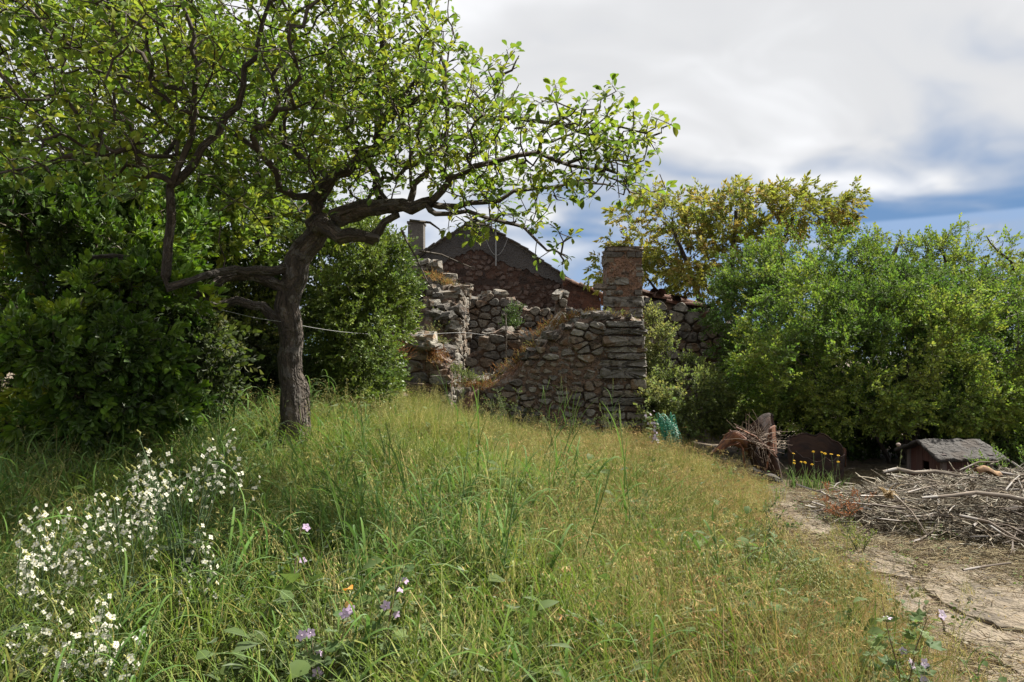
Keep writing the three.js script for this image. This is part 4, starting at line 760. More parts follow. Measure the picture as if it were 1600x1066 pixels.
// ================================================================ kennel, scrap, brushwood
{
  const d = 8.75, x0 = (1473 - 800) / F * d, Wd = 0.72, Ln = 0.60, y0 = groundH(x0, -d) - 0.05, o = V(x0, y0, -d), g = thing('kennel', 'small dark red wooden kennel with a mossy grey pitched roof, behind the brushwood', 'kennel', o), r = rng(701), E = hAt(711, d, y0), R = E + 0.115;
  const boardM = [[0.105, 0.045, 0.04], [0.10, 0.05, 0.046], [0.125, 0.078, 0.075]].map((c) => std('red painted board', { color: rgb(...c), map: T.wood, bumpMap: T.woodB, bumpScale: 0.01 })), postM = std('weathered post', { color: rgb(0.17, 0.14, 0.14), map: T.wood, bumpMap: T.woodB, bumpScale: 0.01 });
  const nb = 5;
  for (let k = 0; k < nb; k++) {
    const w = Ln / nb, u = (k + 0.5) * w, b = part('wall_board', boxUV(new THREE.BoxGeometry(w - 0.006, E, 0.022)), boardM[k > 1 ? 2 : 1], g); b.position.set(u, E / 2 + r.s(0.006), r.s(0.003) - 0.012);
    const c = part('wall_board', boxUV(new THREE.BoxGeometry(w - 0.006, E, 0.022)), boardM[0], g); c.position.set(u, E / 2, -Wd + 0.012);
    for (const s of [0, 1]) { const z = -(k + 0.5) * Wd / nb, h = E + (R - E) * (1 - Math.abs(2 * (k + 0.5) / nb - 1)) - 0.01; if (s === 0 && k === 2) { const lin = part('gable_board', boxUV(new THREE.BoxGeometry(0.022, h * 0.35, Wd / nb - 0.006)), boardM[0], g); lin.position.set(0.012, h * 0.825, z); continue; } const q = part('gable_board', boxUV(new THREE.BoxGeometry(0.022, h, Wd / nb - 0.006)), boardM[k % 2], g); q.position.set(s ? Ln - 0.012 : 0.012 + r.s(0.003), h / 2, z); }
  }
  for (const [x, z] of [[0.0, 0.012], [Ln, 0.012], [0, -Wd], [Ln, -Wd]]) { const p = part('corner_post', boxUV(new THREE.BoxGeometry(0.055, E + 0.01, 0.055)), postM, g); p.position.set(x, (E + 0.01) / 2, z); }
  part('floor', boxUV(new THREE.BoxGeometry(Ln - 0.06, 0.03, Wd - 0.06).translate(Ln / 2, 0.09, -Wd / 2)), postM, g);
  const roofM = std('mossy roof felt', { color: rgb(0.048, 0.042, 0.04), map: T.stone, bumpMap: T.earthB, bumpScale: 0.03 });
  for (const s of [1, -1]) {
    const zr = -Wd / 2, ze = s > 0 ? 0.13 : -Wd - 0.13, ye = E - 0.035, m = new MB(), nx = 26, nz = 12, ids = [];
    for (const lay of [0, 1]) for (let j = 0; j <= nz; j++) for (let i = 0; i <= nx; i++) { const u = i / nx, t = j / nz, x = mix(-0.12, Ln + 0.12, u) + (i % nx ? 0 : r.s(0.012)) + (u < 0.5 ? -0.02 : 0.05) * t, n = (noise(x * 14, t * 7, s + 4) - 0.5) * 0.02; ids.push(m.v(x, mix(R + 0.045, ye, t) + (lay ? -0.04 : n + (noise(x * 5, t * 3, 7) - 0.5) * 0.012), mix(zr, ze, t) + (j === nz ? r.s(0.015) : 0), x, t * 0.6)); }
    const w = nx + 1, h = w * (nz + 1); for (let j = 0; j < nz; j++) for (let i = 0; i < nx; i++) { const k = j * w + i; m.q(k, k + w, k + w + 1, k + 1); m.q(h + k, h + k + 1, h + k + w + 1, h + k + w); }
    for (let i = 0; i < nx; i++) { const k = nz * w + i; m.q(k, h + k, h + k + 1, k + 1); } for (let j = 0; j < nz; j++) { const k = j * w; m.q(k, h + k, h + k + w, k + w); m.q(k + nx, k + nx + w, h + k + nx + w, h + k + nx); }
    part('roof_slope', m.geo(false, false), roofM, g);
  }
}
function sheet(fn, nu, nv, thick = 0.012) {                                             // a bent sheet with thickness: fn(u, v) -> Vector3
  const m = new MB(), A = [], P = []; for (let j = 0; j <= nv; j++) for (let i = 0; i <= nu; i++) { const p = fn(i / nu, j / nv); P.push(p); A.push(m.v(p.x, p.y, p.z, i / nu * 0.6, j / nv * 0.6)); }
  const w = nu + 1, B = P.map((p, k) => { const i = k % w, j = (k / w) | 0, a = P[j * w + Math.min(nu, i + 1)].clone().sub(P[j * w + Math.max(0, i - 1)]), b = P[Math.min(nv, j + 1) * w + i].clone().sub(P[Math.max(0, j - 1) * w + i]), n = a.cross(b).normalize().multiplyScalar(thick); return m.v(p.x - n.x, p.y - n.y, p.z - n.z, i / nu * 0.6, j / nv * 0.6); });
  for (let j = 0; j < nv; j++) for (let i = 0; i < nu; i++) { const k = j * w + i; m.q(A[k], A[k + 1], A[k + w + 1], A[k + w]); m.q(B[k], B[k + w], B[k + w + 1], B[k + 1]); }
  for (let i = 0; i < nu; i++) { m.q(A[i], B[i], B[i + 1], A[i + 1]); const k = nv * w + i; m.q(A[k], A[k + 1], B[k + 1], B[k]); }
  for (let j = 0; j < nv; j++) { const k = j * w; m.q(A[k], A[k + w], B[k + w], B[k]); const e = k + nu; m.q(A[e], B[e], B[e + w], A[e + w]); }
  return m.geo(false, false);
}
{
  const d = 8.9, o = onG(1165, d), g = thing('scrap_iron', 'heap of bent rusty scrap iron sheets beside the path', 'scrap metal', o), r = rng(711), A = (px, py, dd = d) => at(px, py, dd).sub(o), n3 = (p, k) => p.add(V((noise(p.x * 7, p.y * 7, p.z * 7) - 0.5) * k, (noise(p.x * 6, p.y * 6 + 9, p.z * 6) - 0.5) * k, (noise(p.x * 6 + 4, p.y * 6, p.z * 6) - 0.5) * k));
  const curve = (pts) => new THREE.CatmullRomCurve3(pts);
  const fender = curve([A(1114, 704), A(1122, 690), A(1133, 676), A(1146, 671), A(1160, 678), A(1172, 688), A(1180, 697)]);
  part('bent_sheet', sheet((u, v) => n3(fender.getPoint(u).add(V(0.05 * v, -0.10 * v - 0.11 * v * Math.sin(u * 2.6), 0.1 - 0.42 * v)), 0.03), 22, 8), M.rust, g);
  const fold = curve([A(1120, 698, 8.8), A(1136, 682, 8.8), A(1150, 673, 8.75), A(1166, 684, 8.75)]);
  part('bent_sheet', sheet((u, v) => n3(fold.getPoint(u).add(V(0.02 * v, -0.12 * v, 0.04 * Math.sin(v * 3))), 0.03), 14, 5), M.rust, g);
  const post = curve([A(1196, 700), A(1200, 680), A(1203, 668), A(1207, 690), A(1208, 712)]);
  part('frame', sheet((u, v) => n3(post.getPoint(u).add(V(0.09 * v, 0.02 * v, -0.1 * v)), 0.02), 16, 4), M.rust, g);
  const arch = curve([A(1184, 700), A(1192, 694), A(1202, 702), A(1213, 712)]);
  part('bent_sheet', sheet((u, v) => n3(arch.getPoint(u).add(V(-0.02, -0.15 * v, 0.12 - 0.3 * v)), 0.03), 14, 6), M.rust, g);
  const back = curve([A(1160, 672, 9.3), A(1180, 655, 9.3), A(1200, 645, 9.3), A(1213, 648, 9.3)]);
  part('back_sheet', sheet((u, v) => n3(back.getPoint(u).add(V(0.04 * v, -0.40 * v, 0.1 * Math.sin(u * 5))), 0.05), 18, 9), M.darkRust, g);
  const hang = curve([A(1165, 690, 9), A(1180, 697, 8.9), A(1196, 705, 8.9), A(1212, 716, 8.9)]);
  part('hanging_sheet', sheet((u, v) => n3(hang.getPoint(u).add(V(0.10 * v, -0.45 * v, 0.05 + 0.06 * Math.sin(u * 9))), 0.05), 18, 9), M.darkRust, g);
  const bars = new MB(); for (const [a, b, c] of [[[1121, 700], [1170, 690], [1210, 705]], [[1150, 668], [1180, 682], [1213, 714]], [[1196, 740], [1204, 700], [1206, 670]], [[1140, 672], [1160, 700], [1166, 742]]]) bars.tube([A(...a, 8.8), A(...b, 8.75), A(...c, 8.8)], [0.014, 0.014, 0.014], 6);
  part('bars', bars.geo(false, false), M.rust, g);
  // dead twigs caught on it
  const t = thing('dead_twigs', 'tangle of dry dead twigs caught on top of the rusty scrap', 'twigs', at(1180, 680, 8.8)), tb = new MB();
  for (let k = 0; k < 80; k++) { const a = at(r.r(1164, 1194), r.r(676, 700), r.r(8.65, 9.0)).sub(t.position), an = r.r(-0.5, 3.6), L = r.r(0.12, 0.42), up = V(Math.cos(an) * L, Math.sin(an) * L * 0.85, r.s(0.12)), m = a.clone().addScaledVector(up, 0.55).add(V(r.s(0.05), r.s(0.04), r.s(0.05))); tb.tube([a, m, a.clone().add(up)], [0.005, 0.004, 0.002], 4); }
  for (let k = 0; k < 16; k++) { const a = at(r.r(1168, 1200), r.r(694, 705), r.r(8.6, 8.8)).sub(t.position), L = r.r(0.1, 0.4); tb.tube([a, a.clone().add(V(0.06 + r.s(0.08), -L * 0.5, 0.03 + r.s(0.03))), a.clone().add(V(0.12 + r.s(0.1), -L, r.s(0.06)))], [0.004, 0.0035, 0.002], 3); }
  part('twigs', tb.geo(false, false), std('dry twig', { color: rgb(0.2, 0.15, 0.115), map: T.bark }), t, 'stuff');
}
{
  const d = 9.7, o = onG(1275, d), g = thing('rusty_tub', 'dark rusty open tub with a jagged rim behind the yellow flowers', 'tub', o), r = rng(721), rx = 0.36, rz = 0.28, h = hAt(713, d, o.y);
  const ring = (u, v, k) => { const a = u * Math.PI * 2, rim = (noise(Math.cos(a) * 4 + 5, Math.sin(a) * 4, 3) - 0.5) * 0.09 * v; return V(Math.cos(a) * rx * (k + 0.05 * v), h * v + rim + (0.13 - 0.15 * Math.sin(a)) * v, Math.sin(a) * rz * (k + 0.05 * v)); };
  part('side', sheet((u, v) => ring(u, v, 1), 40, 8, 0.01), M.darkRust, g);
  part('bottom', new THREE.CylinderGeometry(rx * 0.98, rx * 0.98, 0.02, 24).scale(1, 1, rz / rx).translate(0, 0.06, 0), M.darkRust, g);
  const rim = new MB(), rp = []; for (let k = 0; k <= 40; k++) rp.push(ring(k / 40, 1, 1.01)); rim.tube(rp, rp.map(() => 0.012), 5); part('rim', rim.geo(false, false), M.darkRust, g);
  const bar = sheet((u, v) => V(0.36 + 0.03 * v, h * (0.6 + 0.75 * u), 0.12 - 0.2 * v), 4, 2); part('upright_flap', bar, M.rust, g);
}
{ // green plastic netting
  const o = onG(1043, 10.1), g = thing('plastic_netting', 'crumpled roll of bright green plastic netting by the ruined corner', 'netting', o), m = new MB(), r = rng(731), nu = 18, nv = 15;
  for (const layer of [0, 1]) {
    const f = (u, v) => { const a = u * Math.PI * 2, k = 0.145 - layer * 0.05 + 0.05 * (noise(u * 8, v * 4, layer) - 0.5); return V(Math.cos(a) * k + 0.05 * Math.sin(v * 4), v * 0.62 + 0.09 * (noise(u * 6, v * 3, layer + 9) - 0.5) + (v > 0.9 ? 0.06 * Math.sin(a * 3) : 0), Math.sin(a) * k * 0.8); };
    for (let i = 0; i < nu; i++) { const p = []; for (let j = 0; j <= nv; j++) p.push(f(i / nu, j / nv)); m.tube(p, p.map(() => 0.004), 3); }
    for (let j = 0; j <= nv; j++) { const p = []; for (let i = 0; i <= nu; i++) p.push(f(i / nu, j / nv)); m.tube(p, p.map(() => 0.004), 3); }
  }
  part('net', m.geo(false, false), std('green plastic', { color: rgb(0.008, 0.17, 0.10), roughness: 0.5 }), g, 'stuff');
}
{ // a dark lump of burnt wood on the path
  const o = gAt(1192, 757), g = thing('charred_log', 'short dark charred log lying at the end of the path below the scrap', 'log', o), r = rng(741), m = new MB();
  m.tube([V(-0.2, 0.13, -0.05), V(-0.12, 0.12, 0), V(0, 0.09, 0.01), V(0.13, 0.06, 0.03), V(0.2, 0.05, 0.05)], [0.05, 0.085, 0.08, 0.07, 0.04], 9, [1, 1, 1], 0.3); part('log', m.geo(true, false), std('charred wood', { color: rgb(0.075, 0.07, 0.075), map: T.bark, bumpMap: T.barkB, bumpScale: 0.03 }), g);
  const c = new MB(); c.tube([V(-0.21, 0.16, -0.04), V(-0.12, 0.19, 0.0), V(-0.02, 0.15, 0.02)], [0.03, 0.035, 0.02], 7, [1, 1, 1], 0.3); part('ash_crust', c.geo(true, false), paleStone, g);
}
// brushwood: the long branches one by one, the small sticks as stuff
{
  const r = rng(751), cx = 5.3, cz = -6.8, o = V(cx, groundH(cx, cz), cz), g = thing('brushwood_pile', 'wide heap of dry grey cut branches and twigs beside the path on the right', 'brushwood', o), RX = 2.0, RZ = 1.3;
  const hh = (x, z) => 0.30 * Math.pow(Math.max(0, 1 - (x / RX) ** 2 - (z / RZ) ** 2), 0.62) * (0.8 + 0.4 * noise(x * 1.6 + 3, z * 1.6, 2));
  const mb = new MB(); for (let j = 0; j <= 24; j++) for (let i = 0; i <= 40; i++) { const x = (i / 20 - 1) * RX, z = (j / 12 - 1) * RZ; mb.v(x, hh(x, z) * 0.62 - 0.05 + (noise(x * 9, z * 9, 3) - 0.5) * 0.1, z, x, z); if (i && j) { const k = mb.p.length / 3 - 1; mb.q(k - 42, k - 1, k, k - 41); } }
  part('leaf_mould', mb.geo(false, false), std('dead leaf mould', { color: rgb(0.2, 0.18, 0.165), map: T.soil, bumpMap: T.soilB, bumpScale: 0.06 }), g);
  const mats = [[0.28, 0.25, 0.225], [0.22, 0.195, 0.175], [0.32, 0.295, 0.27], [0.17, 0.14, 0.12]].map((c) => std('dry stick', { color: rgb(...c), map: T.bark }));
  const stick = (seed, forks) => { const q = rng(seed), m = new MB(), pts = [], n = 6; for (let k = 0; k <= n; k++) pts.push(V((k / n - 0.5), q.s(0.035) + 0.05 * Math.sin(k / n * 3 + seed), q.s(0.04))); const rr = pts.map((_, k) => mix(0.0115, 0.004, k / n)); m.tube(pts, rr, 4); for (let f = 0; f < forks; f++) { const a = pts[1 + Math.floor(q() * (n - 1))], e = a.clone().add(V(q.r(0.08, 0.3), q.s(0.14), q.s(0.14))), mm = a.clone().lerp(e, 0.5).add(V(q.s(0.02), q.s(0.02), q.s(0.02))); m.tube([a, mm, e], [0.006, 0.005, 0.0025], 3); } return m.geo(false, false); };
  const G = [1, 2, 3, 4, 5, 6, 7, 8].map((k) => stick(k, k % 4 + 1)), put = (x, z, lift, L, fat, slope = 0.25) => {
    const yaw = r() < 0.5 ? r.n() * 0.5 + (r() < 0.5 ? Math.PI : 0) : r.r(0, 6.28), e = new THREE.Euler(r.s(0.8), yaw, r.n() * slope * 0.6, 'YZX'); return new THREE.Matrix4().compose(V(x, hh(x, z) * lift + 0.02, z), new THREE.Quaternion().setFromEuler(e), V(L, fat, fat));
  };
  const spot = () => { for (;;) { const x = r.s(), z = r.s(); if (x * x + z * z < 1) return [x * RX, z * RZ]; } };
  for (let k = 0; k < 240; k++) { const [x, z] = spot(), m = part('stick', r.pick(G), r.pick(mats), g), L = r.r(0.5, 1.3); put(x * 0.95, z * 0.95, r.r(0.85, 1.15), L, r.r(0.45, 1.05)).decompose(m.position, m.quaternion, m.scale); }
  const lists = G.map(() => []); for (let k = 0; k < 4200; k++) { const [x, z] = spot(), e = r() < 0.22 ? 1.12 : 1; lists[k % 8].push({ m: put(x * e, z * e, r.r(0.6, 1.12), r.r(0.2, 0.75), r.r(0.25, 0.6), 0.8), c: vary([0.30, 0.27, 0.245], r, 0.25, 0.05) }); }
  const tw = new THREE.Group(); tw.name = 'twigs'; tw.userData.kind = 'stuff'; g.add(tw); const white = std('dry twig', { color: rgb(1, 1, 1), map: T.bark }); G.forEach((q, i) => instances('small_twigs', q, white, lists[i], tw));
  const big = (rad, ...p) => { const m = new MB(); m.tube(p.map(([x, y, dd]) => at(x, y, dd).sub(o)), rad, 7, [1, 1, 1], 0.12); part('branch', m.geo(false, false), r.pick([mats[0], mats[2]]), g); };
  big([0.0130, 0.0173, 0.0187, 0.0216, 0.0216, 0.0245], [1440, 778, 6.2], [1490, 775, 6.2], [1525, 770, 6.15], [1575, 776, 6.1], [1640, 790, 6.0], [1720, 800, 6.0]);
  big([0.0202, 0.0202, 0.0180, 0.0158, 0.0115], [1380, 738, 7.2], [1402, 733, 7.2], [1430, 739, 7.15], [1462, 737, 7.1], [1500, 744, 7.0]);
  big([0.0144, 0.0144, 0.0130], [1560, 738, 7.0], [1600, 745, 6.9], [1660, 752, 6.8]); big([0.0144, 0.0122, 0.0086], [1500, 806, 5.8], [1545, 816, 5.6], [1605, 852, 5.4]); big([0.0101, 0.0086, 0.0058], [1545, 820, 5.6], [1572, 838, 5.4], [1610, 850, 5.3]);
  big([0.0086, 0.0072, 0.0058], [1395, 770, 6.3], [1425, 800, 5.95], [1448, 835, 5.75]); big([0.0086, 0.0079, 0.0072], [1505, 891, 4.75], [1540, 885, 4.8], [1580, 880, 4.8]); big([0.0094, 0.0086, 0.0058], [1500, 735, 7], [1530, 722, 7], [1560, 722, 7]);
  // the papery brown husk and the piece of orange bark on it
  const h = thing('dry_husk', 'withered straw coloured leaf bundle on the left part of the brushwood', 'dead leaves', at(1390, 775, 6.15)), hm = new MB(); for (let k = 0; k < 26; k++) hm.blade(V(r.s(0.03), -0.02, r.s(0.03)), r() * 6.28, r.r(0.08, 0.2), r.r(0.6, 2.4), 0.022, 4, [0.27, 0.19, 0.10], [0.33, 0.25, 0.14], 0.8); part('dead_leaves', hm.geo(), M.dry, h, 'stuff');
  const ob = thing('bark_piece', 'piece of orange inner bark lying on top of the brushwood before the kennel', 'bark', at(1538, 740, 7.0)), om = part('bark', sheet((u, v) => V(-0.12 + 0.24 * u, 0.03 * Math.sin(u * 5) + 0.05 * Math.sin(v * 3), 0.1 * v), 10, 4), std('orange bark', { color: rgb(0.32, 0.2, 0.1), map: T.bark }), ob);
}
{ // the wire from the fruit tree to the ruin, and the thin post in the ruin
  const g = thing('wire', 'thin slack wire from the fruit tree across to the ruin', 'wire', at(345, 484, 6)), m = new MB(), c = new THREE.CatmullRomCurve3([at(345, 484, 6), at(400, 497, 6.4), at(440, 503, 6.7), at(500, 514, 7.6), at(560, 521, 8.8), at(640, 524, 10.5), at(690, 521, 11.6), at(728, 520, 12.6), at(760, 524, 13.4)]), p = c.getPoints(50).map((q) => q.sub(g.position)); m.tube(p, p.map(() => 0.003), 4); part('wire', m.geo(false, false), std('grey wire', { color: rgb(0.25, 0.25, 0.25), roughness: 0.6 }), g);
  const b = onG(790, 13.6), q = thing('thin_post', 'thin pale post standing among the stones inside the ruin', 'post', b), t = new MB(), A = (x, y) => at(x, y, 13.6).sub(b); t.tube([V(), A(791, 520), A(790, 492)], [0.018, 0.016, 0.014], 6); t.tube([A(790, 493), A(788, 491), A(785, 492)], [0.01, 0.01, 0.008], 4); t.tube([A(791, 515), A(780, 519), A(768, 526)], [0.007, 0.006, 0.005], 4); t.tube([A(791, 515), A(800, 521), A(808, 526)], [0.007, 0.006, 0.005], 4); part('post', t.geo(false, false), M.paleBark, q);
}

// ================================================================ grass and herbs
const GREEN = [0.135, 0.205, 0.030], BLUE = [0.10, 0.19, 0.042], STRAW = [0.42, 0.34, 0.15], RUSSET = [0.31, 0.205, 0.11], PALE = [0.29, 0.31, 0.105];
function spikelets(m, p, dir, r, n, len, c, hang = 0.7, sp = 0.02) {                     // small pointed husks along the end of a stalk
  for (let k = 0; k < n; k++) {
    const t = k / n, q = p.clone().addScaledVector(dir, -t * len), a = r() * 6.28, w = V(Math.cos(a) * 0.7, -hang + r.s(0.3), Math.sin(a) * 0.7).addScaledVector(dir, 0.35);
    m.leaf(aim(q.add(V(Math.cos(a) * sp, 0, Math.sin(a) * sp)), w, r() * 6, 1, V()), r.r(0.016, 0.026), 0.0055, 0.1, 0.3, c, 2);
  }
}
function tuft(kind, seed) {
  const r = rng(seed), m = new MB();
  const B = (rad) => { const a = r() * 6.28, q = Math.sqrt(r()) * rad; return V(Math.cos(a) * q, -0.03, Math.sin(a) * q); };
  const lit = (c) => vary(c, r, 0.18, 0.1);
  if (kind === 'fine') {
    for (let k = 0; k < 22; k++) { const c = lit(r() < 0.14 ? STRAW : r() < 0.35 ? PALE : GREEN), c0 = r() < 0.35 ? STRAW : c; m.blade(B(0.11), r() * 6.28, r.r(0.28, 0.66), r.r(0.2, 1.1), r.r(0.0034, 0.0072), 5, lit(c0), c, r.r(0.3, 1.1)); }
    if (seed % 2) { const b = B(0.07), a = r() * 6.28, L = r.r(0.5, 0.72), tip = b.clone().add(V(Math.cos(a) * L * 0.25, L * 0.96, Math.sin(a) * L * 0.25)), c = lit(PALE); m.tube([b, b.clone().lerp(tip, 0.5).add(V(0, 0.02, 0)), tip], [0.0013, 0.001, 0.0006], 3, c); spikelets(m, tip, V(Math.cos(a) * 0.4, 0.9, Math.sin(a) * 0.4).normalize(), r, 9, 0.13, lit([0.26, 0.26, 0.12]), 0.15, 0.006); }
  } else if (kind === 'lush') {
    for (let k = 0; k < 13; k++) { const c = lit(r() < 0.1 ? PALE : GREEN); m.blade(B(0.1), r() * 6.28, r.r(0.3, 0.68), r.r(0.3, 1.1), r.r(0.006, 0.0125), 6, r() < 0.2 ? lit(STRAW) : c, c, r.r(0.4, 1.3)); }
    for (let k = 0; k < 5; k++) m.blade(B(0.1), r() * 6.28, r.r(0.2, 0.5), r.r(0.3, 1.2), 0.004, 5, lit(STRAW), lit(STRAW), r.r(0.4, 1.3));
  } else if (kind === 'dry') {
    for (let k = 0; k < 24; k++) { const c = lit(r() < 0.3 ? RUSSET : r() < 0.42 ? GREEN : STRAW); m.blade(B(0.11), r() * 6.28, r.r(0.24, 0.56), r.r(0.1, 1.1), r.r(0.0024, 0.0048), 5, lit(STRAW), c, r.r(0.3, 1.1)); }
    for (let k = 0; k < 2; k++) { const b = B(0.08), a = r() * 6.28, L = r.r(0.4, 0.62), x = V(Math.cos(a), 0, Math.sin(a)), p1 = b.clone().addScaledVector(x, L * 0.1).add(V(0, L * 0.6, 0)), p2 = b.clone().addScaledVector(x, L * 0.3).add(V(0, L * 0.92, 0)), p3 = b.clone().addScaledVector(x, L * 0.5).add(V(0, L * 0.9, 0)); m.tube([b, p1, p2, p3], [0.0012, 0.001, 0.0007, 0.0005], 3, lit(r() < 0.5 ? RUSSET : STRAW)); spikelets(m, p3, p3.clone().sub(p2).normalize(), r, 8, 0.12, lit(r() < 0.4 ? RUSSET : [0.40, 0.33, 0.17]), 0.6, 0.008); }
  } else if (kind === 'oat') {                                                           // tall thin stalks with loose drooping heads
    for (let k = 0; k < 4; k++) {
      const b = B(0.1), a = r() * 6.28, L = r.r(0.55, 0.82), x = V(Math.cos(a), 0, Math.sin(a)), p1 = b.clone().addScaledVector(x, L * 0.06).add(V(0, L * 0.65, 0)), p2 = b.clone().addScaledVector(x, L * 0.2).add(V(0, L * 0.95, 0)), p3 = b.clone().addScaledVector(x, L * 0.36).add(V(0, L * 0.97, 0)), c = lit(r() < 0.5 ? STRAW : PALE);
      m.tube([b, p1, p2, p3], [0.0016, 0.0014, 0.001, 0.0005], 3, c); m.blade(b.clone().lerp(p1, 0.5), a + 2, r.r(0.15, 0.28), r.r(0.5, 1.2), 0.005, 5, c, c, 0.9);
      for (let j = 0; j < 12; j++) { const t = j / 12, q = p1.clone().lerp(p2, 0.45 + 0.55 * t); if (t > 0.5) q.lerp(p3, (t - 0.5) * 1.6); const an = r() * 6.28, e = q.clone().add(V(Math.cos(an) * 0.022, -0.012 - r() * 0.02, Math.sin(an) * 0.022)); m.tube([q, e], [0.0005, 0.0004], 3, c); m.leaf(aim(e, V(Math.cos(an) * 0.4, -1, Math.sin(an) * 0.4), r() * 6, 1, V()), r.r(0.018, 0.028), 0.006, 0.1, 0.3, lit(r() < 0.5 ? [0.46, 0.40, 0.2] : [0.36, 0.36, 0.15]), 2); }
    }
  } else if (kind === 'broad') {
    for (let s = 0; s < 2; s++) {
      const b = B(0.05), az = r() * 6.28, L = r.r(0.3, 0.6), tip = b.clone().add(V(Math.cos(az) * 0.1, L, Math.sin(az) * 0.1)), c = lit(BLUE); m.tube([b, b.clone().lerp(tip, 0.5), tip], [0.0032, 0.0028, 0.0018], 4, c);
      for (let k = 0; k < 6; k++) { const t = 0.1 + k * 0.17, c1 = lit(r() < 0.15 ? PALE : BLUE); m.blade(b.clone().lerp(tip, t), az + k * 2.6 + r.s(0.6), r.r(0.2, 0.42), r.r(0.9, 1.7), r.r(0.008, 0.014), 8, c1, lit(c1), r.r(0.6, 1.5)); }
    }
    for (let k = 0; k < 4; k++) { const c1 = lit(k ? BLUE : STRAW); m.blade(B(0.06), r() * 6.28, r.r(0.3, 0.5), r.r(0.6, 1.4), r.r(0.006, 0.011), 6, c1, lit(c1), r.r(0.6, 1.5)); }
  } else if (kind === 'stalk') {                                                         // tall upright stalk with long blades and a narrow green ear
    const tip = V(r.s(0.06), r.r(0.72, 0.9), r.s(0.06)), c = lit(BLUE); m.tube([V(0, -0.03, 0), V(r.s(0.02), tip.y * 0.5, r.s(0.02)), tip], [0.0036, 0.0032, 0.0022], 5, c);
    for (let k = 0; k < 4; k++) m.blade(V(0, tip.y * (0.2 + 0.2 * k), 0), r() * 6.28, r.r(0.22, 0.4), r.r(0.3, 0.9), r.r(0.009, 0.015), 7, lit(BLUE), lit(BLUE), r.r(0.4, 1.3));
    for (let k = 0; k < 26; k++) { const t = k / 26, a = k * 2.4; m.leaf(aim(V(tip.x, tip.y + t * 0.11 - 0.02, tip.z), V(Math.cos(a) * 0.35, 1, Math.sin(a) * 0.35), a, 1, V()), 0.02, 0.006, 0, 0.3, lit([0.13, 0.19, 0.07]), 2); if (k % 2) m.blade(V(tip.x, tip.y + t * 0.11, tip.z), a, 0.05, 0.2, 0.0009, 2, lit(PALE), lit(PALE), 0.1); }
  } else if (kind === 'quake') {                                                         // nodding oval spikelets on hair-thin stalks
    for (let k = 0; k < 7; k++) {
      const b = B(0.08), a = r() * 6.28, L = r.r(0.3, 0.46), x = V(Math.cos(a), 0, Math.sin(a)), p1 = b.clone().addScaledVector(x, 0.05).add(V(0, L, 0)); m.tube([b, b.clone().lerp(p1, 0.6), p1], [0.001, 0.0008, 0.0005], 3, lit(PALE));
      for (let j = 0; j < 5; j++) { const q = p1.clone().addScaledVector(x, 0.018 * j).add(V(r.s(0.014), -0.022 * j + 0.01, r.s(0.014))), g = new THREE.SphereGeometry(0.0068, 6, 4); g.scale(0.85, 1.35, 0.7); g.translate(q.x, q.y - 0.008, q.z); m.add(g, lit([0.34, 0.36, 0.19])); m.tube([p1, q], [0.0005, 0.0004], 3, lit(PALE)); }
    }
    for (let k = 0; k < 8; k++) m.blade(B(0.08), r() * 6.28, r.r(0.2, 0.4), r.r(0.3, 0.9), 0.005, 4, lit(GREEN), lit(GREEN), 0.6);
  } else if (kind === 'herb') {                                                          // low broad leaved weeds
    for (let k = 0; k < 15; k++) { const b = B(0.1), a = r() * 6.28, h = r.r(0.06, 0.32), e = b.clone().add(V(Math.cos(a) * 0.07, h, Math.sin(a) * 0.07)); m.tube([b, e], [0.0016, 0.001], 3, lit(GREEN)); const c = lit([0.085, 0.145, 0.036]); m.leaf(aim(e, V(Math.cos(a), r.r(-0.2, 0.7), Math.sin(a)), r.s(0.6), 1, V()), r.r(0.04, 0.075), r.r(0.028, 0.05), 0.3, 0.18, c, 3, 0.6); }
  } else if (kind === 'low') {                                                           // short dry thatch
    for (let k = 0; k < 20; k++) m.blade(B(0.12), r() * 6.28, r.r(0.05, 0.16), r.r(0.6, 1.7), 0.0028, 3, lit(STRAW), lit(r() < 0.22 ? GREEN : STRAW), 0.8);
  } else if (kind === 'litter') {                                                        // loose straws and bits lying flat
    for (let k = 0; k < 26; k++) { const b = B(0.2); b.y = 0.004 + r() * 0.012; const a = r() * 6.28, L = r.r(0.02, 0.14), w = r.r(0.0015, 0.004), dx = Math.cos(a), dz = Math.sin(a), c = lit(r() < 0.45 ? [0.15, 0.11, 0.075] : [0.30, 0.25, 0.165]); m.tube([b, V(b.x + dx * L * 0.5, b.y + 0.008, b.z + dz * L * 0.5), V(b.x + dx * L, b.y + r() * 0.01, b.z + dz * L)], [w * 0.6, w * 0.6, w * 0.3], 3, c); }
  }
  return m.geo();
}
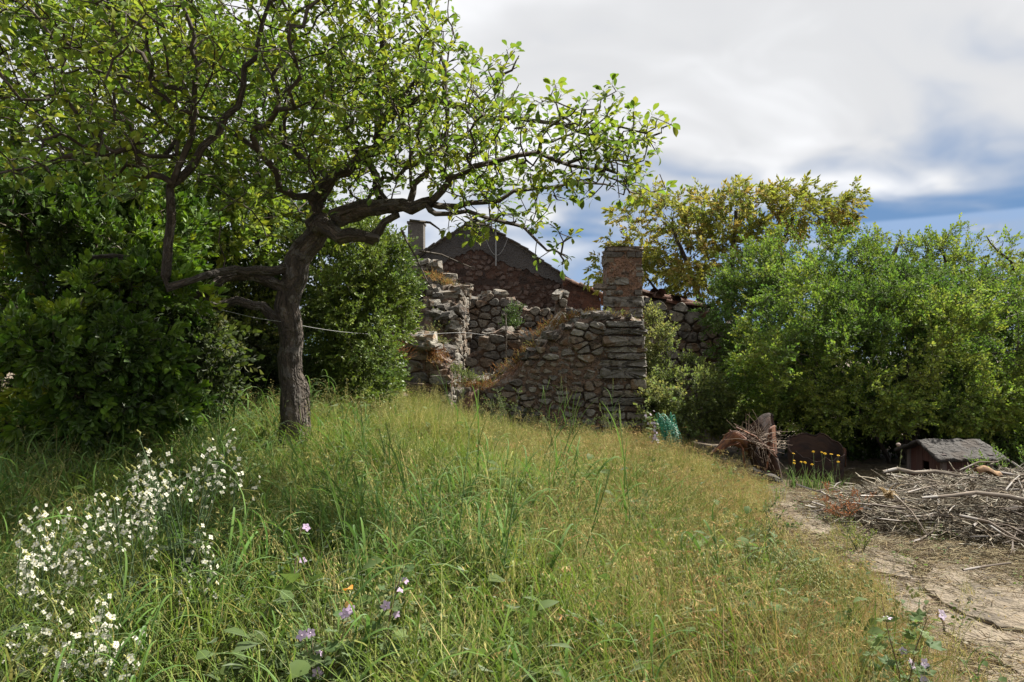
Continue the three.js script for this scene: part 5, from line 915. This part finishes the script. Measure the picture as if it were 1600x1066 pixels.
{
  const r = rng(801), kinds = { fine: 4, lush: 4, dry: 4, broad: 4, stalk: 2, quake: 2, oat: 3, herb: 3, low: 2, litter: 3 }, G = {}, lists = {};
  for (const k in kinds) { G[k] = []; lists[k] = []; for (let i = 0; i < kinds[k]; i++) { G[k].push(tuft(k, 900 + i * 13 + k.length * 101)); lists[k].push([]); } }
  const put = (kind, x, z, s, tint, sy = 1) => { const flat = kind === 'litter' || kind === 'low' ? 0 : 1, q = new THREE.Quaternion().setFromEuler(new THREE.Euler(r.s(0.16) + flat * (noise(x * 1.2 + 9, z * 1.2, 2) - 0.5) * 0.8, 0, r.s(0.16) + flat * (noise(x * 1.2, z * 1.2 + 9, 7) - 0.5) * 0.8)).multiply(new THREE.Quaternion().setFromAxisAngle(V(0, 1, 0), r() * 6.28)); lists[kind][Math.floor(r() * kinds[kind])].push({ m: new THREE.Matrix4().compose(V(x, groundH(x, z), z), q, V(s, s * sy, s)), c: tint }); };
  const tint = (g) => { const v = 1 + r.n() * 0.16; return [v * (1 + g), v, v * (1 - g * 0.5)]; };
  const shadeTrunks = (x, d) => Math.hypot(x - 2.5, d - 9) ;
  for (let k = 0; k < 37000; k++) {
    const d = 1.25 + 11.2 * Math.pow(r(), 0.62), x = r.s(0.8 * d + 0.7), z = -d, px = 800 + x / d * F, e = edgeX(d) + (noise(d * 1.3, 2, 5) - 0.5) * 0.9 + r.n() * 0.12;
    if (x > e || (d > 11.1 && px > 630 && px < 1010) || d < 1.5 && Math.abs(x) < 0.5) continue;
    const edge = sstep(0, 1.3, e - x), patch = fbm(x * 0.9 + 5, d * 0.9, 3, 3), dry = clamp(sstep(620, 1120, px + (patch - 0.5) * 700) * 0.46 + (1 - edge) * 0.28 - sstep(7, 9.5, d) * sstep(1000, 700, px) * 0.35), left = sstep(620, 300, px);
    const c1 = Math.exp(-(((px - 660) / 150) ** 2) - (((d - 4.3) / 1.3) ** 2)), c2 = Math.exp(-(((px - 330) / 260) ** 2) - (((d - 4.6) / 2.2) ** 2)), broad = clamp(c1 * 0.6 + c2 * 0.22 + 0.03 + left * 0.2 + 0.16 * sstep(2.7, 2.1, d));
    const herb = clamp(0.07 + 0.5 * Math.exp(-(((px - 520) / 150) ** 2) - (((d - 2.9) / 0.7) ** 2)) + 0.8 * Math.exp(-(((px - 1215) / 80) ** 2) - (((d - 4.3) / 0.9) ** 2)) + 0.35 * Math.exp(-(((px - 1380) / 70) ** 2) - (((d - 2.9) / 0.5) ** 2)) + 0.12 * sstep(0.55, 0.7, fbm(x * 1.5, d * 1.5, 8, 3)));
    const s = (d < 2 ? 0.85 : 1) * mix(0.55, 1, edge) * (1 - 0.3 * sstep(6.5, 9.5, d) * sstep(620, 860, px)) * r.r(0.7, 1.2) * (0.55 + 0.9 * fbm(x * 1.3 + 2, d * 1.3, 12, 3)), u = r();
    if (u < herb) { if (r() < 0.6) put('herb', x, z, s * r.r(0.8, 1.4), tint(0.05)); }
    else if (r() < broad) { if (r() < 0.42) put('broad', x, z, s, tint(0)); }
    else if (r() < dry) put('dry', x, z, s * (d > 6 ? 1.1 : 1), tint(0.04));
    else if (d < 7.5 && r() < 0.78 - 0.16 * sstep(700, 1100, px)) put('lush', x, z, s * 0.95, tint(0)); else put('fine', x, z, s * 0.95, tint(d > 6.5 ? 0.08 : 0.0));
    if (d > 2 && r() < 0.03 * (0.4 + 1.4 * patch) * mix(0.25, 1, sstep(380, 700, px))) put('oat', x, z, r.r(0.75, 1.1) * mix(0.7, 1, edge) * (1 - 0.25 * sstep(6.5, 9.5, d) * sstep(620, 860, px)), tint(0.03));
    if (r() < 0.06) put('herb', x, z, r.r(0.5, 0.9), tint(0));
  }
  for (let k = 0; k < 14; k++) { const p = onG(r.r(520, 900), r.r(3.2, 6.5)); put('stalk', p.x, p.z, r.r(0.85, 1.1), tint(0)); }
  for (const [px, d] of [[738, 5], [818, 6.3], [870, 7.6], [850, 5.6], [905, 7.8], [704, 3.6], [560, 4], [985, 4.4], [955, 9.6], [822, 10.2], [866, 10.1], [888, 10.3], [720, 10.5]]) { const p = onG(px, d); put('stalk', p.x, p.z, 1.1, tint(0), 1.08); }
  for (const [px, d, n, sp] of [[560, 2.9, 26, 0.3], [610, 3.1, 16, 0.25], [1235, 4.0, 14, 0.2], [1085, 3.6, 12, 0.3], [900, 3.2, 10, 0.4], [1290, 3.6, 8, 0.25]]) for (let k = 0; k < n; k++) { const p = onG(px, d); put('quake', p.x + r.n() * sp, p.z + r.n() * sp, r.r(0.85, 1.15), tint(0.03)); }
  for (let k = 0; k < 21000; k++) { const d = 2.4 + 8 * Math.pow(r(), 0.7), e = edgeX(d), x = e + r.r(-1.0, 3.6), p = noise(x * 1.5, d * 1.5, 6), slab = noise(x * 1.1 + 3, d * 1.1, 16); if (p < 0.34 && r() < 0.8 || x / d > 0.85) continue; if (r() < 0.62) put('litter', x, -d, r.r(0.6, 1.2), tint(0.02)); else if (slab > 0.44) put('low', x, -d, r.r(0.35, 0.95) * (x < e + 0.5 ? 1.2 : 0.6), tint(0.05)); }
  for (let k = 0; k < 90; k++) { const d = r.r(3, 9), x = edgeX(d) + r.r(-0.2, 1.4); put(r() < 0.6 ? 'herb' : 'fine', x, -d, r.r(0.25, 0.55), tint(0.05)); }
  const field = (name, label, cat, list) => { const g = new THREE.Group(); g.name = name; g.userData = { label, category: cat, kind: 'stuff' }; scene.add(g); for (const [k, mat] of list) G[k].forEach((q, i) => lists[k][i].length && instances(k === 'litter' ? 'straws' : k === 'herb' ? 'weeds' : 'grass_tufts', q, mat, lists[k][i], g)); };
  field('meadow_grass', 'tall fine green grass with pale seed heads covering the rise before the ruin', 'grass', [['fine', M.grass], ['lush', M.grass]]);
  field('dry_grass', 'dry straw coloured grass with nodding heads right of the middle', 'grass', [['dry', M.dry], ['low', M.dry], ['oat', M.dry]]);
  field('broad_grass', 'broad bladed blue green grass clumps in the middle and at the left', 'grass', [['broad', M.grass], ['stalk', M.grass]]);
  field('quaking_grass', 'pale nodding oval seed heads of quaking grass in the foreground', 'grass', [['quake', M.dry]]);
  field('weeds', 'low broad leaved green weeds among the grass', 'weeds', [['herb', M.leaf]]);
  field('straw_litter', 'loose dry straws and chaff strewn over the path and its edges', 'litter', [['litter', M.dry]]);
  console.log('tufts', Object.keys(lists).map((k) => k + ' ' + lists[k].reduce((a, l) => a + l.length, 0)).join(', '));
}
// pebbles and clods along the path
{
  const r = rng(821), list = []; for (let k = 0; k < 900; k++) { const d = r.r(2.6, 9.5), x = edgeX(d) + r.r(-0.3, 2.2), s = r.r(0.008, 0.035); list.push({ m: new THREE.Matrix4().compose(V(x, groundH(x, -d) + s * 0.3, -d), new THREE.Quaternion().setFromEuler(new THREE.Euler(r() * 6, r() * 6, r() * 6)), V(s * 1.4, s * 0.8, s)), c: vary([0.33, 0.29, 0.24], r) }); }
  const im = instances('pebbles', rockGeos[0], std('pebble', { color: rgb(1, 1, 1), map: T.stone }), list, scene); im.userData.label = 'small pebbles and clods scattered along the dirt path'; im.userData.category = 'pebbles';
}

// ---------------------------------------------------------------- flowering plants
function blossom(n, len, wid, c, eye, cup = 0.5, notch = 0.6) { const m = new MB(), r = rng(n * 7 + 1); for (let k = 0; k < n; k++) { const a = k / n * 6.283 + r.s(0.12); m.leaf(aim(V(0, 0.006, 0), V(Math.cos(a), cup + r.s(0.15), Math.sin(a)), 0, 1, V()), len * r.r(0.9, 1.1), wid, 0.35, 0.1, c, 3, notch); } const s = new THREE.SphereGeometry(len * 0.16, 6, 4); s.translate(0, 0.008, 0); m.add(s, eye); m.tube([V(0, -0.012, 0), V(0, 0.004, 0)], [0.0012, 0.0022], 4, [0.12, 0.17, 0.05]); return m.geo(); }
const buds = (() => { const m = new MB(), r = rng(3); for (let k = 0; k < 7; k++) { const s = new THREE.SphereGeometry(0.0036, 5, 4); s.scale(0.8, 1.4, 0.8); s.translate(r.s(0.012), r.s(0.012) + 0.004, r.s(0.012)); m.add(s, [0.42, 0.42, 0.14]); } return m.geo(); })();
function lobed(R, lobes, c, seed) { const r = rng(seed), m = new MB(), n = lobes * 4, ctr = m.v(0, R * 0.42, 0, 0, 0, c.map((x) => x * 1.1)), ids = []; for (let k = 0; k <= n; k++) { const a = -1.35 * Math.PI / 1.0 * 0.5 - 1.0 + (k / n) * (1.35 * Math.PI + 2.0), q = R * (0.86 + 0.16 * Math.cos(k / 4 * 6.283)) * r.r(0.93, 1.05); ids.push(m.v(Math.sin(a) * q, R * 0.42 + Math.cos(a) * q, 0.14 * R * Math.cos(k / 4 * 6.283) + 0.12 * R * Math.abs(Math.sin(a)), 0, 0, c)); } for (let k = 0; k < n; k++) m.t(ctr, ids[k + 1], ids[k]); return m; }
const whiteFlower = [1, 2, 3].map((k) => { const g = blossom(4, 0.0146, 0.011, [0.55, 0.55, 0.48], [0.4, 0.37, 0.08], 0.2 + k * 0.18, 0.75); return g; });
function radish(label, px, d, h, n, spread, seed) {
  const r = rng(seed), g = thing('white_flower', label, 'flowering plant', onG(px, d), 0), st = new MB(), lf = new MB(), fl = [];
  for (let k = 0; k < n; k++) {
    const a = r() * 6.28, q = spread * Math.sqrt(r()), H1 = h * r.r(0.72, 1.05), e = V(Math.cos(a) * q, H1, Math.sin(a) * q), m1 = V(e.x * 0.35 + r.s(0.03), H1 * 0.5, e.z * 0.35 + r.s(0.03)), c = [0.075, 0.12, 0.05]; st.tube([V(r.s(0.04), -0.05, r.s(0.04)), m1, e], [0.0042, 0.0034, 0.0016], 5, c);
    for (let b = 0; b < 3; b++) {
      const s = b ? m1.clone().lerp(e, r.r(0.2, 0.7)) : m1.clone().lerp(e, 0.8), t = b ? e.clone().add(V(r.s(0.1), -r.r(0.03, 0.2), r.s(0.1))) : e; if (b) st.tube([s, s.clone().lerp(t, 0.5).add(V(0, 0.02, 0)), t], [0.002, 0.0016, 0.001], 4, c);
      const nf = Math.round(r.r(5, 11)); for (let f = 0; f < nf; f++) { const an = f * 2.4 + r(), rr = r.r(0.01, 0.03), p = t.clone().add(V(Math.cos(an) * rr, -0.018 * f + 0.02 + r.s(0.01), Math.sin(an) * rr)); st.tube([t.clone().add(V(0, -0.018 * f, 0)), p.clone().add(V(0, -0.01, 0))], [0.0009, 0.0008], 3, c); fl.push([p, V(Math.cos(an), r.r(-0.1, 1.1), Math.sin(an)), r.r(0.65, 1.2)]); }
      if (r() < 0.6) { const u = part('bud_cluster', buds, M.dry, g); u.position.copy(t).add(V(0, 0.025, 0)); }
    }
    for (let l = 0; l < 4; l++) { const t = r.r(0.05, 0.6), p = m1.clone().multiplyScalar(t * 1.6), an = r() * 6.28; lf.leaf(aim(p, V(Math.cos(an), 0.5, Math.sin(an)), r.s(0.5), 1, V()), r.r(0.1, 0.22) * (1.1 - t), 0.05, 0.5, 0.25, vary([0.065, 0.105, 0.055], r), 5, 0.6); }
  }
  part('stems', st.geo(), M.dry, g); part('leaves', lf.geo(), M.leaf, g, 'stuff');
  fl.slice(0, 200).forEach(([p, w, s]) => { const m = part('flower', r.pick(whiteFlower), M.petal, g); aim(p, w, r() * 6, s, V()).decompose(m.position, m.quaternion, m.scale); });
}
radish('tallest white flowered wild plant, a tall thick cluster below the bush at the left', 285, 3.7, 1.02, 15, 0.27, 831);
radish('white flowered plant just left and in front of the tallest cluster', 205, 3.4, 0.84, 11, 0.24, 832);
radish('white flowered plant whose sprays stand under an arching grass blade at the far left', 62, 3.2, 0.82, 5, 0.17, 833);
radish('white flowered plant cut by the left edge of the photo', 12, 3.0, 0.72, 4, 0.14, 834);
radish('low compact white flowered plant in the lower left foreground', 165, 2.65, 0.58, 5, 0.1, 835);
radish('small white flowered spray right of the tallest cluster', 365, 3.8, 0.86, 1, 0.05, 836);
radish('white flowered spray below and right of the tall cluster, in the green blades', 335, 3.3, 0.68, 2, 0.08, 837);
radish('lowest white flowers near the bottom edge at the left', 192, 2.4, 0.44, 2, 0.07, 838);
radish('few white flowers low at the far left edge', 55, 2.7, 0.56, 2, 0.09, 839);

const mauve = blossom(5, 0.021, 0.0145, [0.44, 0.34, 0.50], [0.7, 0.6, 0.65], 0.45, 0.85), paleMauve = blossom(5, 0.023, 0.015, [0.50, 0.43, 0.56], [0.7, 0.65, 0.6], 0.5, 0.85), mLeaf = [0, 1, 2].map((k) => lobed(0.034 + 0.006 * k, 5, [0.10, 0.155, 0.05], 41 + k).geo());
function mallow(label, px, d, h, stems, seed, flowers, pale) {
  const r = rng(seed), g = thing('mallow_plant', label, 'flowering plant', onG(px, d)), st = new MB();
  for (let k = 0; k < stems; k++) {
    const a = r() * 6.28, L = h * r.r(0.75, 1), e = V(Math.cos(a) * L * 0.16, L, Math.sin(a) * L * 0.16), p = (t) => V(e.x * t * t, e.y * t, e.z * t * t); st.tube([0, 0.25, 0.5, 0.75, 1].map(p).map((q) => q.add(V(r.s(0.008), -0.02, r.s(0.008)))), [0.004, 0.0035, 0.003, 0.0022, 0.0012], 5, [0.17, 0.115, 0.075]);
    for (let l = 0; l < 17; l++) { const t = r.r(0.12, 0.97), b = p(t), an = l * 2.4 + r(), len = r.r(0.04, 0.13) * (1.2 - t), q = b.clone().add(V(Math.cos(an) * len, len * 0.5, Math.sin(an) * len)); st.tube([b, q], [0.0013, 0.001], 3, [0.14, 0.15, 0.06]); const m = part('leaf', r.pick(mLeaf), M.leafTint[Math.floor(r() * 3)], g); aim(q, V(Math.cos(an), r.r(-0.5, 0.4), Math.sin(an)), r.s(0.5), r.r(0.6, 1.25) * (1.15 - 0.5 * t), V()).decompose(m.position, m.quaternion, m.scale); }
    for (let f = 0; f < flowers; f++) { const t = r.r(0.45, 1), b = p(t), an = r() * 6.28, q = b.clone().add(V(Math.cos(an) * 0.035, 0.02, Math.sin(an) * 0.035 + 0.02)); st.tube([b, q], [0.001, 0.001], 3, [0.17, 0.12, 0.08]); const m = part('flower', pale ? paleMauve : mauve, M.petal, g); aim(q, V(Math.cos(an) * 0.6, 0.6, Math.sin(an) * 0.6 + 0.6), r() * 6, r.r(0.8, 1.15), V()).decompose(m.position, m.quaternion, m.scale); }
  }
  part('stems', st.geo(), M.dry, g);
}
M.leafTint = [[1, 1, 1], [0.75, 0.85, 0.75], [1.3, 1.2, 0.95]].map((c) => { const m = M.leaf.clone(); m.color.setRGB(...c); return m; });
mallow('tall thin mallow with one mauve flower on top, right of the white flowers', 452, 3.2, 0.88, 1, 851, 2);
mallow('mallow with mauve flowers low in the foreground, left of the orange leaf', 505, 2.5, 0.62, 3, 852, 3);
mallow('mallow with a bare reddish stem right of the orange leaf', 592, 2.7, 0.72, 2, 853, 2);
mallow('mallow with broad lobed leaves at the bottom edge below the orange leaf', 545, 2.05, 0.45, 3, 854, 2);
mallow('low mallow with one mauve flower near the bottom edge, left of the broad leaves', 432, 2.35, 0.46, 2, 855, 2);
mallow('pale flowered mallow beside the broken concrete path at the lower right', 1412, 2.75, 0.62, 2, 856, 3, true);
mallow('low pale flowered mallow at the bottom edge beside the path', 1450, 2.35, 0.38, 2, 857, 2, true);
mallow('pale pink flowered mallow in front of the corner blocks of the ruin', 1022, 9.6, 0.75, 3, 858, 9, true);
{ const g = thing('orange_leaf', 'withered orange yellow leaf caught in the grass near the bottom', 'dead leaf', at(540, 924, 2.6)), m = new MB(); m.leaf(aim(V(), V(0.3, 0.7, 0.5), 0.3, 1, V()), 0.06, 0.04, 0.5, 0.4, [0.62, 0.26, 0.03], 5, 0.6); m.leaf(aim(V(0.01, -0.03, 0.005), V(0.2, -0.8, 0.4), 0.3, 1, V()), 0.035, 0.03, 0.5, 0.4, [0.55, 0.35, 0.12], 4, 0.6); part('blade', m.geo(), M.dry, g); }
// yellow composite flowers by the tub
{
  const r = rng(871), head = (() => { const m = new MB(); for (let k = 0; k < 16; k++) { const a = k / 16 * 6.283; m.leaf(aim(V(0, 0, 0), V(Math.cos(a), 0.35, Math.sin(a)), 0, 1, V()), 0.021, 0.006, 0.2, 0.1, [0.48, 0.30, 0.012], 2, 0.6); } const s = new THREE.SphereGeometry(0.008, 7, 4); s.scale(1, 0.5, 1); s.translate(0, 0.004, 0); m.add(s, [0.6, 0.36, 0.02]); m.tube([V(0, -0.014, 0), V(0, 0, 0)], [0.003, 0.007], 6, [0.1, 0.14, 0.04]); return m.geo(); })();
  const groups = [[1240, [[1240, 709], [1241, 720], [1241, 724]], 'two stacked'], [1256, [[1252, 722], [1258, 723]], ''], [1272, [[1271, 706], [1269, 726]], ''], [1286, [[1284, 707], [1289, 709]], ''], [1300, [[1299, 710], [1310, 712]], ''], [1312, [[1310, 722]], '']];
  const L = ['yellow flowered plant nearest the scrap, three heads one above the other', 'small yellow flowered plant, second from the scrap, two low heads', 'yellow flowered plant before the left part of the tub, one high head and one low', 'yellow flowered plant with two heads side by side before the middle of the tub', 'yellow flowered plant with the largest head before the right end of the tub', 'single low yellow flower right of the tub beside the brushwood'];
  groups.forEach(([px, heads], i) => {
    const d = 8.5, o = onG(px, d), g = thing('yellow_flower', L[i], 'flowering plant', o, 0, 'yellow flowers by the rusty tub'), st = new MB(), lf = new MB();
    for (const [x, y] of heads) { const e = at(x, y, d + r.s(0.15)).sub(o); st.tube([V(r.s(0.03), -0.02, 0), V(e.x * 0.4 + r.s(0.03), e.y * 0.55, e.z * 0.5), e], [0.003, 0.0025, 0.002], 4, [0.11, 0.16, 0.05]); const m = part('flower_head', head, M.petal, g); m.position.copy(e); m.rotation.set(0.5 + r.s(0.3), r() * 6, r.s(0.3)); m.scale.setScalar(r.r(0.75, 1.25)); }
    for (let k = 0; k < 22; k++) lf.blade(V(r.s(0.08), -0.02, r.s(0.08)), r() * 6.28, r.r(0.15, 0.4), r.r(0.2, 1), 0.012, 5, vary([0.10, 0.16, 0.045], r), vary([0.11, 0.17, 0.05], r), 0.6);
    part('stems', st.geo(), M.grass, g); part('leaves', lf.geo(), M.grass, g, 'stuff');
  });
}
// single weeds that stand out near the kennel and the path
{
  const r = rng(881), weed = (label, px, py, d, c, n, spr, seed, size = 1, name = 'weed') => { const o = onG(px, d), top = at(px, py, d), g = thing(name, label, 'weed', o), st = new MB(), hgt = top.y - o.y, lf = []; for (let k = 0; k < n; k++) { const a = r() * 6.28, e = V(Math.cos(a) * spr, hgt * r.r(0.7, 1), Math.sin(a) * spr); st.tube([V(0, -0.03, 0), e.clone().multiplyScalar(0.5).add(V(r.s(0.02), hgt * 0.08, r.s(0.02))), e], [0.005, 0.004, 0.002], 4, [0.16, 0.17, 0.08]); for (let q = 0; q < 9; q++) { const t = r.r(0.2, 1); lf.push({ m: aim(e.clone().multiplyScalar(t), V(r.s(), r.r(0.1, 1), r.s()), r() * 6, size * r.r(0.35, 0.7), V()), c: vary(c, r) }); } } part('stems', st.geo(), M.dry, g); instances('leaves', S.small[seed % 3], M.leaf, lf, g); };
  weed('thin thistle like weed with one brown head, left of the kennel', 1405, 694, 7.6, [0.12, 0.16, 0.07], 1, 0.02, 1, 0.5);
  { const g = scene.children[scene.children.length - 1], h = part('seed_head', new THREE.SphereGeometry(0.026, 8, 6), std('brown seed head', { color: rgb(0.26, 0.2, 0.17) }), g), o = g.position; h.position.copy(at(1404, 695, 7.6)).sub(o); h.scale.set(1, 0.8, 1); }
  weed('bright green leafy weed growing before the kennel wall', 1525, 708, 7.9, [0.12, 0.20, 0.035], 5, 0.2, 2);
  weed('upright bright green weed right of the kennel', 1578, 703, 8.1, [0.11, 0.19, 0.04], 5, 0.16, 3);
  weed('reddish dry weed at the left foot of the brushwood', 1318, 768, 6.6, [0.24, 0.10, 0.055], 12, 0.26, 4, 0.7);
  weed('small green weed between the brushwood and the path', 1345, 822, 5.6, [0.16, 0.20, 0.05], 7, 0.12, 5, 0.6);
  weed('leafy green weed at the edge of the grass above the path', 1190, 800, 5.2, [0.07, 0.13, 0.04], 6, 0.16, 6, 1);
  weed('leafy weed against the dark foot of the front wall', 800, 604, 10.9, [0.09, 0.125, 0.045], 6, 0.25, 7, 1);
  weed('tangled weed at the foot of the wall in the gap, left of the leafy weed', 765, 630, 10.9, [0.08, 0.115, 0.04], 7, 0.25, 8, 1);
  weed('dark leafy weed in front of the middle of the front wall', 842, 640, 10.8, [0.08, 0.115, 0.04], 8, 0.28, 12, 1);
  weed('tall dark weed in front of the gap in the front wall', 782, 618, 10.7, [0.075, 0.11, 0.035], 9, 0.3, 13, 1.1);
  weed('low weed with round leaves before the wall, left of the corner blocks', 905, 655, 10.6, [0.10, 0.14, 0.045], 7, 0.25, 14, 0.9);
  weed('yellow green weed at the very foot of the corner blocks', 975, 660, 10.5, [0.15, 0.19, 0.05], 7, 0.2, 15, 0.8);
  weed('weed with yellowish tips in front of the corner blocks', 950, 628, 10.9, [0.13, 0.17, 0.05], 5, 0.12, 9, 0.8);
  weed('low weeds before the left wall stub', 650, 640, 10.8, [0.10, 0.14, 0.045], 8, 0.3, 10, 0.8);
  weed('green shoots on the sill of the gap beside the stub', 716, 570, 11.2, [0.09, 0.13, 0.04], 6, 0.15, 11, 0.7);
}
// dry ferns and grasses on the broken walls
{
  const r = rng(891), patch = (name, label, cat, pts, n, c, geos, size, mat = M.dry) => { const P = pts.map(([x, y, d]) => at(x, y, d)), o = P[0].clone(), g = thing(name, label, cat, o), L = geos.map(() => []); for (let k = 0; k < n; k++) { const f = r() * (P.length - 1), a = Math.floor(f), p = P[a].clone().lerp(P[a + 1] ?? P[a], f - a).add(V(r.n() * 0.16, r.n() * 0.06, r.n() * 0.2)); L[k % geos.length].push({ m: aim(p, V(r.s(0.9), r.r(0.2, 1), r.r(-0.3, 0.9)), r() * 6, size * r.r(0.5, 1.1), o), c: vary(r.pick(c), r) }); } geos.forEach((q, i) => instances('fronds', q, mat, L[i], g)); };
  const OR = [[0.27, 0.13, 0.045], [0.22, 0.095, 0.04], [0.30, 0.21, 0.085], [0.18, 0.085, 0.045]], OL = [[0.16, 0.18, 0.05], [0.26, 0.22, 0.08], [0.30, 0.2, 0.07]];
  patch('dry_fern', 'rust orange dry ferns along the broken slope of the front wall', 'dry plants', [[768, 592, 11.7], [800, 575, 11.8], [820, 556, 11.85], [838, 542, 11.9]], 190, [...OR, ...OL, [0.2, 0.13, 0.08]], S.fern, 0.75);
  patch('dry_fern', 'orange and green plants on the wall top below the pillar, left side', 'dry plants', [[830, 530, 12.2], [858, 512, 12.1], [880, 504, 12], [905, 494, 11.9]], 260, [...OR, ...OL], S.fern, 0.65);
  patch('dry_fern', 'sparse straw coloured plants on the wall top at the foot of the pillar', 'dry plants', [[905, 492, 11.8], [930, 490, 11.7], [960, 495, 11.7], [1000, 500, 11.6]], 130, [...OL, OR[2]], S.fern, 0.5);
  patch('dry_fern', 'brown dry ferns on the wall stub right of its pale top blocks', 'dry plants', [[668, 548, 11.4], [682, 552, 11.4], [692, 562, 11.3], [682, 570, 11.2]], 170, OR, S.fern, 0.6);
  patch('dry_fern', 'orange dry grass tufts on the high back part of the side wall', 'dry plants', [[668, 430, 14.8], [682, 436, 14.4], [700, 446, 14], [712, 450, 13.8]], 190, [[0.42, 0.28, 0.13], [0.36, 0.2, 0.09], [0.2, 0.2, 0.08]], S.fern, 0.7);
  patch('dry_fern', 'dull reddish plants hanging over the sill of the gap in the front wall', 'dry plants', [[705, 600, 11.4], [730, 606, 11.4], [752, 604, 11.4], [768, 600, 11.5]], 210, [...OR, OL[0], [0.24, 0.15, 0.1]], S.fern, 0.65);
  patch('wall_plants', 'green plants in the wall gap between the stub and the slope', 'plants', [[700, 575, 11.6], [718, 585, 11.6], [735, 592, 11.6], [750, 596, 11.6]], 130, [[0.09, 0.13, 0.04], [0.13, 0.16, 0.05]], S.bramble, 0.7, M.leaf);
  patch('ivy', 'dark ivy hanging down the right side of the stone hump', 'ivy', [[803, 478, 16.0], [800, 495, 15.8], [796, 512, 15.6], [806, 508, 15.6]], 200, [[0.05, 0.09, 0.022], [0.07, 0.12, 0.03]], S.bramble, 0.9, M.gloss);
  patch('ivy', 'pale green creeper on the side wall near the hanging wire', 'ivy', [[690, 505, 12.9], [672, 520, 12.4], [695, 545, 12.2], [676, 470, 13.4]], 190, [[0.10, 0.13, 0.05], [0.17, 0.16, 0.08]], S.bramble, 0.7, M.leaf);
  patch('dry_fern', 'reddish dry twigs and leaves left of the wall stub', 'dry plants', [[612, 545, 11.2], [625, 552, 11.2], [632, 565, 11.1]], 120, [[0.25, 0.11, 0.06], [0.2, 0.13, 0.07]], S.fern, 0.8);
  patch('wall_plants', 'tuft of leaves on the wall top beside the pillar', 'plants', [[953, 487, 11.75], [956, 490, 11.75]], 14, [[0.16, 0.2, 0.05]], S.bramble, 0.5, M.leaf);
}

renderer.render(scene, camera);
